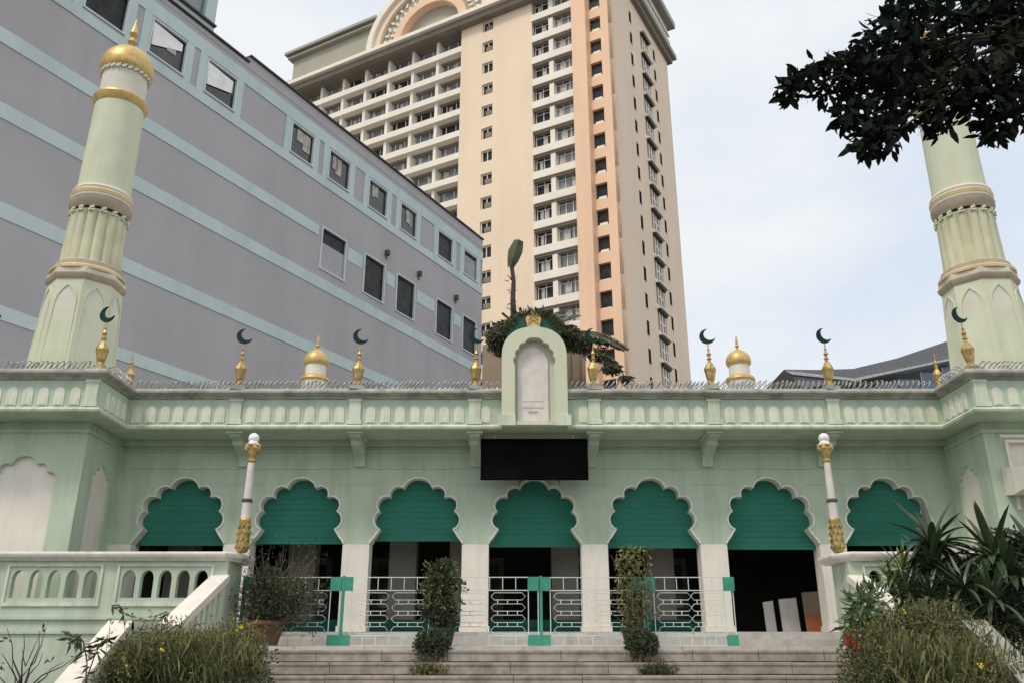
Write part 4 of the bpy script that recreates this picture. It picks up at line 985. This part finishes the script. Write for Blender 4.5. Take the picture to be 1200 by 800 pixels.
for z in (18.6, 20.0): B((24, 60.3, z), (42, 60.44, z+.18)).build('transom', M['white'], of)
B((22, 60.9, 0), (42, 80, 20)).build('body', M['office'], of)

# ================================================================ PLANTS
def blob(mb, c, r, n, ln, w, up=0.3, dens=0.5):
    c = Vector(c)
    for _ in range(n):
        d = rdir(); k = rnd(0, 1)**dens; p = c + Vector((d.x*r[0], d.y*r[1], d.z*r[2]))*k
        q = (rdir() + d*.6 + Vector((0, 0, up))); mb.leaf(p, q, rdir(), ln*rnd(.6, 1.25), w*rnd(.7, 1.2), rnd(-.1, .3))
def twigs(mb, base, tips, r0=.012, wob=.06):
    for tpt in tips:
        a, b = Vector(base), Vector(tpt); pts = [a.lerp(b, t) + Vector((rnd(-1, 1), rnd(-1, 1), rnd(-.4, .4)))*wob*(b-a).length*math.sin(math.pi*t) for t in (0, .25, .5, .75, 1)]
        mb.tube(pts, [r0*(1-.8*t) for t in (0, .25, .5, .75, 1)], 4)
def pot(parent, c, r, h, m):
    return MB().lathe([(r*.72, 0), (r*.85, h*.4), (r*.95, h*.8), (r*1.08, h*.85), (r*1.08, h), (r*.95, h), (r*.93, h*.9), (0.01, h*.88)], c, 20, cap=False).build('pot', m, parent, smooth=True)

# big wispy shrub in a terracotta pot, left end of the terrace
c = (-4.356, 15.95, 1.852); c = (c[0], 15.95, TR)
t = empty('potted_shrub', c, 'tall wispy grey green shrub in a terracotta pot at the left end of the terrace', 'potted plant'); pot(t, c, .33, .42, M['tc'])
m = MB(); tips = []
for _ in range(120):
    q = Vector((-4.166, 15.9, 2.811)) + Vector((rnd(-.72, .72), rnd(-.4, .3), rnd(-.75, .85))); tips.append(q)
twigs(m, (c[0], c[1], TR+.4), tips, .012, .10); m.build('twigs', M['dry'], t)
m = MB()
for q in tips:
    f = .2 if q.z > 3.0 else 1
    blob(m, q, (.18, .15, .18), int(26*f), .06, .024)
blob(m, (-4.318, 15.9, 2.665), (.50, .35, .55), 2600, .07, .028); blob(m, (-3.857, 15.9, 2.592), (.42, .3, .40), 900, .07, .028)
m.build('foliage', M['leafdeep'], t)
# two leafy columns on the steps with darker bowls in front of them
def column_shrub(cp, x0, x1, ztop, label, gap, mcol, msec, n, seed):
    random.seed(seed)
    c = Vector(cp); t = empty('potted_shrub', tuple(c), label, 'potted plant', 'leafy climbers in pots between the barrier panels')
    pot(t, tuple(c), .24, .30, M['potdark'])
    m = MB(); cx = (x0+x1)/2; hw = (x1-x0)/2; base = Vector((c.x, c.y, c.z+.28)); tips = [Vector((rnd(x0, x1), c.y + rnd(-.15, .15), rnd(c.z+.5, ztop))) for _ in range(26)]
    twigs(m, base, tips, .012, .1); m.build('stems', M['dry'], t)
    m = MB()
    for _ in range(n):
        f = rnd(0, 1); z = c.z + .3 + f*(ztop - c.z - .3); wd = hw*(1.0 if f < .75 else 1.0 - (f-.75)*2.6)*(.85 + .25*math.sin(f*17 + seed))
        k1 = .72 + .42*math.sin(f*13 + seed)*math.sin(f*29 + 2*seed); p = Vector((cx + rnd(-1, 1)*wd*k1 + .05*math.sin(f*21), c.y + rnd(-.22, .2), z + rnd(-.05, .12)))
        if math.sin(p.x*31 + seed)*math.sin(p.z*27 + seed*2) > gap: continue
        m.leaf(p, rdir() + Vector((0, -.3, .25)), rdir(), rnd(.05, .12), rnd(.03, .05), rnd(0, .3))
    m.build('foliage', mcol, t)
    m = MB()
    for _ in range(n//7):
        f = rnd(.3, 1.03); z = c.z + .3 + f*(ztop - c.z - .3); p = Vector((cx + rnd(-1, 1)*hw*.8, c.y - .2 + rnd(-.06, .1), z)); m.leaf(p, rdir() + Vector((0, -.3, .4)), rdir(), rnd(.05, .11), rnd(.025, .045), .2)
    m.build('young_leaves', msec, t)
    return t
column_shrub(((-1.234, 15.9, 1.851)[0], 15.92, TR), (-1.636, 15.9, 2.665)[0], (-0.864, 15.9, 2.665)[0], (-1.304, 15.9, 3.225)[2], 'dense dark green climber forming a column left of the middle arch', .45, M['leafdeep'], M['leaf'], 3400, 3)
column_shrub(((2.156, 15.9, 1.851)[0], 15.92, TR), (1.758, 15.9, 2.665)[0], (2.546, 15.9, 2.665)[0], (2.192, 15.9, 3.481)[2], 'looser yellow green climber forming a column right of the middle arch', -.05, M['leaf'], M['leafy'], 1500, 5)
def bowl(px, py, label, w, n, seed, mm):
    random.seed(seed); x = px
    t = empty('potted_shrub', (x, 15.42, 1.60), label, 'potted plant', 'low dark bushes in pots on the top step'); pot(t, (x, 15.42, 1.60), .17, .22, M['potdark'])
    m = MB(); blob(m, (x, 15.34, 1.86), (w, .22, .26), n, .075, .03, dens=.4); m.build('foliage', mm, t)
    m = MB(); blob(m, (x-.05, 15.2, 1.50), (w*1.0, .12, .22), 420, .085, .02, up=.7); m.build('trailing_stems', M['dry'], t)
bowl((-1.348, 15.4, 1.667)[0], 0, 'low dark bush in a pot on the top step left of the middle', .30, 2400, 8, M['leafdeep'])
bowl((2.184, 15.4, 1.735)[0], 0, 'low dark bush in a pot on the top step right of the middle', .28, 2200, 9, M['leafdeep'])
random.seed(21)
for px_, lab, mt_, n in (((-1.369, 14.9, 1.125)[0], 'dry tufted plant on the second step below the left dark bush', 'leaf', 500), ((2.336, 14.9, 1.278)[0], 'sparse dry plant with a few green leaves below the right dark bush', 'leafdeep', 420)):
    t = empty('low_plant', (px_, 15.0, 1.38), lab, 'plant'); m = MB(); blob(m, (px_, 14.95, 1.40), (.30, .14, .14), n, .09, .03, up=.5); m.build('foliage', M[mt_], t)
    m = MB(); blob(m, (px_+.05, 14.98, 1.50), (.30, .12, .16), 200, .11, .012, up=1.0); m.build('dry_stems', M['dry'], t); pot(t, (px_, 15.0, 1.26), .12, .14, M['tc'])

# planting beds on both sides in front of the stair walls
def bed(s, x0, x1, y0, y1, h):
    xa, xb = sorted((x0, x1)); B((xa, y0, 0), (xb, y1, h)).build('planting_bed', M['earth'], kind='structure')
bed(-1, -4.95+.02, -3.1, 9.2, 13.6, .85); bed(1, 3.9, 5.86, 9.2, 13.6, .85)
def hedge(name, label, blobs, stalks, region, seed, flowers=None, loc=(0, 0, 0)):
    random.seed(seed); t = empty(name, loc, label, 'shrub')
    for nm, mm, bl_ in blobs:
        m = MB()
        for c, r, n, ln, w in bl_: blob(m, c, r, n, ln, w, up=.6, dens=.4)
        m.build(nm, M[mm], t)
    m = MB()
    for (x0, x1, y0, y1, z0, z1, n, mm) in stalks:
        for _ in range(n):
            p = Vector((rnd(x0, x1), rnd(y0, y1), rnd(z0, z1))); d = Vector((rnd(-.5, .5), rnd(-.5, .2), 1)).normalized(); m.leaf(p, d, rdir(), rnd(.12, .34), rnd(.008, .016), rnd(-.1, .3))
    m.build('upright_stalks', M['stalk'], t)
    m = MB()
    for _ in range(70):
        c, rr = random.choice(blobs[0][2])[:2]; d = rdir(); p = Vector(c) + Vector((d.x*rr[0], d.y*rr[1], abs(d.z)*rr[2]*.8)); q = p + Vector((rnd(-.16, .16), rnd(-.1, .1), rnd(.12, .34))); m.tube([p, p.lerp(q, .5) + Vector((rnd(-.03, .03), 0, 0)), q], [.006, .005, .003], 3)
        for k in range(9): m.leaf(p.lerp(q, rnd(.2, 1)), rdir() + Vector((0, -.2, .3)), rdir(), rnd(.04, .08), .022, .1)
    m.build('young_leaves', M['leafy'] if seed == 31 else M['leaf'], t)
    if flowers:
        for mm, fl in flowers:
            m = MB()
            for c, n, r in fl:
                for _ in range(n): m.leaf(Vector(c) + rdir()*rnd(0, r), rdir() + Vector((0, -1, 0)), rdir(), .035, .03)
            m.build('flowers', M[mm], t)
    return t
LB = [(-4.812, 11.5, 1.6), (-4.459, 11.5, 1.751), (-4.238, 11.8, 1.703), (-3.987, 12.2, 1.739), (-3.933, 12.8, 1.858), (-4.906, 11.3, 1.404), (-3.918, 11.6, 1.449), (-3.792, 12.4, 1.492)]
hedge('hedge_bush', 'tangled green and yellow bush in front of the left stair coping', [
    ('foliage', 'leaf', [(tuple(Vector(c) + Vector((0, 0, -.02))), (.48, .5, .30), 1700, .055, .022) for c in LB]),
    ('dark_leaves', 'leafdeep', [(tuple(Vector(c) + Vector((.1, .2, -.25))), (.5, .4, .34), 800, .07, .03) for c in LB] + [((-3.75, 11.6, 1.1), (1.0, .9, .35), 3000, .08, .03)])],
    [(-4.7, -3.5, 11.0, 12.4, 1.2, 1.72, 650, 'leafy'), (-4.1, -3.3, 11.4, 12.6, 1.2, 1.74, 260, 'leafy')], None, 31,
    [('flower', [((-3.759, 12.4, 2.016), 14, .03), ((-3.705, 12.4, 2.06), 12, .03), ((-4.196, 10.9, 1.743), 4, .2), ((-4.553, 10.9, 1.553), 3, .2)])], (-4.0, 11.7, .85))
RB = [(5.076, 12.6, 1.854), (5.33, 12.3, 2.034), (5.608, 12.0, 2.099), (5.811, 11.8, 1.88), (5.107, 11.8, 1.631), (4.798, 12.2, 1.441), (5.338, 11.5, 1.55), (5.718, 11.2, 1.551), (5.479, 11.0, 1.362)]
hedge('hedge_bush', 'wild green bush with grassy stalks and red flowers at the right of the steps', [
    ('foliage', 'leaf', [(tuple(Vector(c) + Vector((0, 0, -.03))), (.46, .5, .32), 1500, .06, .024) for c in RB]),
    ('dark_leaves', 'leafdeep', [(tuple(Vector(c) + Vector((-.05, .2, -.2))), (.45, .4, .34), 800, .07, .03) for c in RB])],
    [(4.7, 6.0, 10.8, 12.2, 1.15, 1.80, 800, 'leafy'), (5.0, 6.3, 10.6, 11.4, 1.0, 1.6, 450, 'leafy'), (4.6, 5.2, 11.8, 12.6, 1.3, 1.90, 200, 'leafy')], None, 33,
    [('flower', [((5.313, 10.4, 1.573), 16, .05), ((4.737, 12.0, 1.949), 3, .1), ((5.058, 11.6, 2.208), 3, .05)]), ('redfl', [((4.497, 12.2, 1.89), 50, .10), ((4.601, 12.2, 1.814), 24, .08)])], (5.0, 11.7, .85))
# long leafed plant beside the right balustrade end
random.seed(5)
t = empty('leafy_plant', (4.9, 13.3, .85), 'pale long leafed plant in front of the right balustrade end', 'plant'); m = MB()
for c, n in (((5.084, 13.0, 2.329), 150), ((4.897, 12.9, 2.056), 120), ((5.203, 13.0, 2.471), 60)):
    blob(m, c, (.22, .2, .22), n, .22, .05, up=-.2)
m.build('foliage', mat('leaf_pale_green', (.13, .20, .09), island=.5, trans=.2, bump=0), t); m = MB(); twigs(m, (4.9, 13.3, .85), [(5.096, 13.0, 2.411), (4.897, 12.9, 2.056), (5.237, 13.0, 2.53)], .018); m.build('stems', M['bark'], t)

def strap_head(mb, c, n, ln, w, el=(-5, 72), droop=1.25):
    for _ in range(n):
        az = rnd(0, 2*math.pi); e = R(rnd(*el)); d = Vector((math.cos(az)*math.cos(e), math.sin(az)*math.cos(e), math.sin(e))); L0 = ln*rnd(.7, 1.15); seg = 6; p = Vector(c) + d*.03; vs = []
        dr = droop*(1.2 - math.sin(e))*rnd(.6, 1.3)
        for i in range(seg+1):
            f = i/seg; ww = w*(math.sin(math.pi*min(1, .18 + f*.82))**.7)*(1 if i < seg else .05); s_ = d.cross(Vector((0, 0, 1))); s_ = s_.normalized() if s_.length > .05 else Vector((math.sin(az), -math.cos(az), 0)); u_ = s_.cross(d)
            vs += [p + s_*ww*.5 + u_*ww*.18, p, p - s_*ww*.5 + u_*ww*.18]; d = (d + Vector((0, 0, -dr/seg))).normalized(); p = p + d*L0/seg
        mb.add(vs, [q for i in range(seg) for q in ((3*i, 3*i+1, 3*i+4, 3*i+3), (3*i+1, 3*i+2, 3*i+5, 3*i+4))])
def dracaena(base, heads, label, mm='strap', seed=1):
    random.seed(seed); t = empty('strap_leaf_shrub', base, label, 'shrub', 'dark strap leaved shrubs at the right')
    m = MB(); twigs(m, base, [h[0] for h in heads], .035, .03); m.build('stem', M['bark'], t)
    for h, n, ln, w in heads:
        m = MB(); strap_head(m, h, n, ln, w); m.build('leaf_crown', M[mm], t)
    return t
dracaena((6.25, 13.0, 0), [((6.232, 13.0, 3.199), 34, .80, .115), ((6.173, 13.0, 2.856), 28, .65, .095)], 'tallest dark strap leaved shrub spreading before the right wing wall', 'strap', 11)
dracaena((7.1, 12.6, 0), [((6.887, 12.6, 2.971), 30, .75, .115), ((6.971, 12.4, 2.717), 26, .65, .10), ((7.509, 12.6, 3.031), 28, .8, .115)], 'dark strap leaved shrub at the right edge under the window hood', 'strap', 12)
dracaena((5.75, 13.6, 0), [((5.911, 13.4, 2.894), 34, .55, .05), ((5.717, 13.4, 2.72), 22, .4, .045)], 'smaller lime tipped strap leaved shrub before the right balustrade', 'strapy', 13)
dracaena((6.7, 12.2, 0), [((6.182, 12.2, 2.529), 40, .6, .06), ((5.79, 12.4, 2.431), 36, .5, .05), ((6.45, 12.0, 2.349), 40, .55, .06), ((5.682, 12.8, 2.516), 30, .5, .05)], 'lowest dark strap leaved clump above the grey raking coping', 'strap', 14)
random.seed(15)
t = empty('dark_bush', (6.9, 12.9, 0), 'dark small leafed bush filling behind the strap leaved shrubs', 'shrub'); m = MB()
for c in ((6.574, 13.2, 2.666), (7.131, 13.2, 2.605), (7.56, 13.2, 2.545), (6.193, 13.4, 2.498), (7.252, 12.6, 2.101), (6.769, 13.0, 2.234), (7.71, 13.6, 3.144), (8.168, 13.2, 2.728)): blob(m, c, (.50, .45, .42), 1900, .09, .04, dens=.4)
m.build('foliage', M['leafdeep'], t); m = MB(); twigs(m, (6.9, 12.9, 0), [(6.574, 13.2, 2.666), (7.131, 13.2, 2.605), (7.56, 13.2, 2.545), (6.769, 13.0, 2.234)], .03); m.build('stems', M['bark'], t)

# bare sprawling shrub and sprigs, bottom left
random.seed(41)
t = empty('bare_shrub', (-5.9, 10.4, 0), 'nearly bare dark stemmed shrub at the bottom left corner', 'shrub'); m = MB(); b0 = (-5.518, 10.4, 1.242)
for a in ((-5.8, 10.4, 1.967), (-5.541, 10.3, 1.918), (-5.422, 10.4, 1.939), (-5.354, 10.4, 1.939), (-5.284, 10.3, 1.69), (-4.848, 10.2, 1.662), (-5.841, 10.4, 1.51), (-5.801, 10.4, 1.691), (-5.077, 10.4, 1.6), (-5.721, 10.5, 1.646)):
    twigs(m, b0, [a], .014, .10)
twigs(m, (-5.503, 10.4, 1.555), [(-5.383, 10.4, 1.939), (-5.581, 10.4, 1.755)], .008); m.tube([(-5.9, 10.4, 0), b0], [.03, .02], 5); m.build('stems', M['bark'], t)
m = MB()
for a in ((-5.383, 10.4, 1.939), (-5.777, 10.4, 1.573), (-5.775, 10.4, 1.847), (-5.172, 10.3, 1.6)): blob(m, a, (.04, .04, .04), 4, .07, .025)
m.build('leaves', M['leafdeep'], t)
def sprig(base, pts, label, n, ll, seed):
    random.seed(seed); t = empty('leafy_sprig', base, label, 'plant', 'sprigs growing round the left stair coping'); m = MB(); m.tube([base] + pts, .008, 4); m.build('stem', M['bark'], t); m = MB()
    P_ = [Vector(base)] + [Vector(p) for p in pts]
    for k in range(n):
        i = random.randrange(len(P_)-1); q = P_[i].lerp(P_[i+1], rnd(.2, 1)); m.leaf(q, Vector((rnd(-1, 1), rnd(-.5, .3), rnd(-1.1, .3))), rdir(), ll*rnd(.7, 1.2), ll*.26, .2)
    m.build('leaves', M['leafdeep'], t)
sprig((-5.028, 11.7, 2.097), [(-5.061, 11.7, 2.235), (-5.083, 11.6, 2.292), (-5.169, 11.6, 2.282)], 'tiny sprig on top of the coping landing', 9, .13, 1)
sprig((-4.888, 10.6, 1.371), [(-4.908, 10.6, 1.6), (-4.985, 10.6, 1.814), (-5.081, 10.6, 1.908), (-5.167, 10.6, 1.833)], 'drooping leafy sprig over the lower left coping', 22, .17, 2)
sprig((-4.842, 10.5, 1.373), [(-4.792, 10.5, 1.646), (-4.713, 10.5, 1.877), (-4.613, 10.5, 1.812)], 'second drooping sprig, right of the first over the lower left coping', 18, .16, 3)
sprig((-4.75, 12.3, 1.87), [(-4.805, 12.4, 2.149), (-4.749, 12.4, 2.25), (-4.927, 12.4, 2.183)], 'thin leafy sprig at the foot of the upper left coping', 20, .10, 4)

# overhanging tree, top right
random.seed(51)
tr = empty('overhanging_tree', (7.6, 6.6, 0), 'dark leafy tree reaching in over the top right of the view', 'tree')
hub = Vector((4.919, 6.2, 6.814))
MB().tube([(7.6, 6.6, 0), (7.5, 6.7, 2.5), (7.0, 6.5, 5.0), (6.2, 6.3, 6.8), hub], [.26, .22, .18, .12, .07], 10).build('trunk', M['bark'], tr, smooth=True)
CL = [((2.309, 6.0, 6.007), .10), ((2.502, 6.0, 6.135), .17), ((2.75, 6.0, 6.118), .24), ((2.883, 6.0, 6.308), .12), ((3.054, 6.0, 6.247), .30), ((2.816, 6.0, 5.823), .17), ((2.89, 5.9, 5.63), .20), ((2.757, 5.8, 5.357), .09), ((2.952, 5.8, 5.404), .12),
      ((3.44, 6.1, 6.593), .36), ((3.265, 6.0, 5.99), .34), ((3.876, 6.2, 6.907), .45), ((3.635, 6.0, 6.075), .34), ((3.447, 5.9, 5.671), .15), ((4.276, 6.2, 6.814), .45), ((3.991, 6.0, 6.075), .28), ((3.964, 5.9, 5.671), .16), ((3.895, 5.9, 5.566), .12), ((4.136, 5.9, 5.834), .17),
      ((3.755, 6.3, 7.283), .32), ((3.314, 6.1, 6.729), .22), ((4.409, 6.4, 7.574), .45), ((4.694, 6.2, 7.001), .4), ((4.41, 6.0, 6.204), .3), ((3.096, 5.9, 5.63), .13), ((3.825, 6.0, 5.948), .2), ((4.514, 6.0, 5.864), .3), ((4.938, 6.0, 6.467), .5), ((5.338, 6.4, 7.778), .5), ((3.49, 6.2, 6.402), .3)]
br = MB(); lv = MB()
for c, r in CL:
    c = Vector(c) + Vector((0, 0, .05)); mid = hub.lerp(c, .5) + Vector((0, 0, .12)); br.tube([hub, hub.lerp(c, .25) + Vector((0, 0, .08)), mid, c.lerp(mid, .4), c], [.03, .025, .018, .012, .006], 5)
    for _ in range(int(40 + 1350*r*r)):
        d = rdir(); p = c + d*r*rnd(.1, 1)**.5
        q = Vector((-.5, 0, -.35)) + rdir()*1.1; l = rnd(.09, .17); w = l*.38
        # 4-triangle curved leaf
        dd = q.normalized(); s_ = dd.cross(rdir()).normalized(); u_ = s_.cross(dd); a = p; b = p + dd*l*.38 + u_*l*.03; e2 = p + dd*l*.75 - u_*l*.0; f2 = p + dd*l - u_*l*.08
        lv.add([a, b + s_*w*.5, e2 + s_*w*.36, f2, e2 - s_*w*.36, b - s_*w*.5], [(0, 1, 5), (1, 2, 4, 5), (2, 3, 4)])
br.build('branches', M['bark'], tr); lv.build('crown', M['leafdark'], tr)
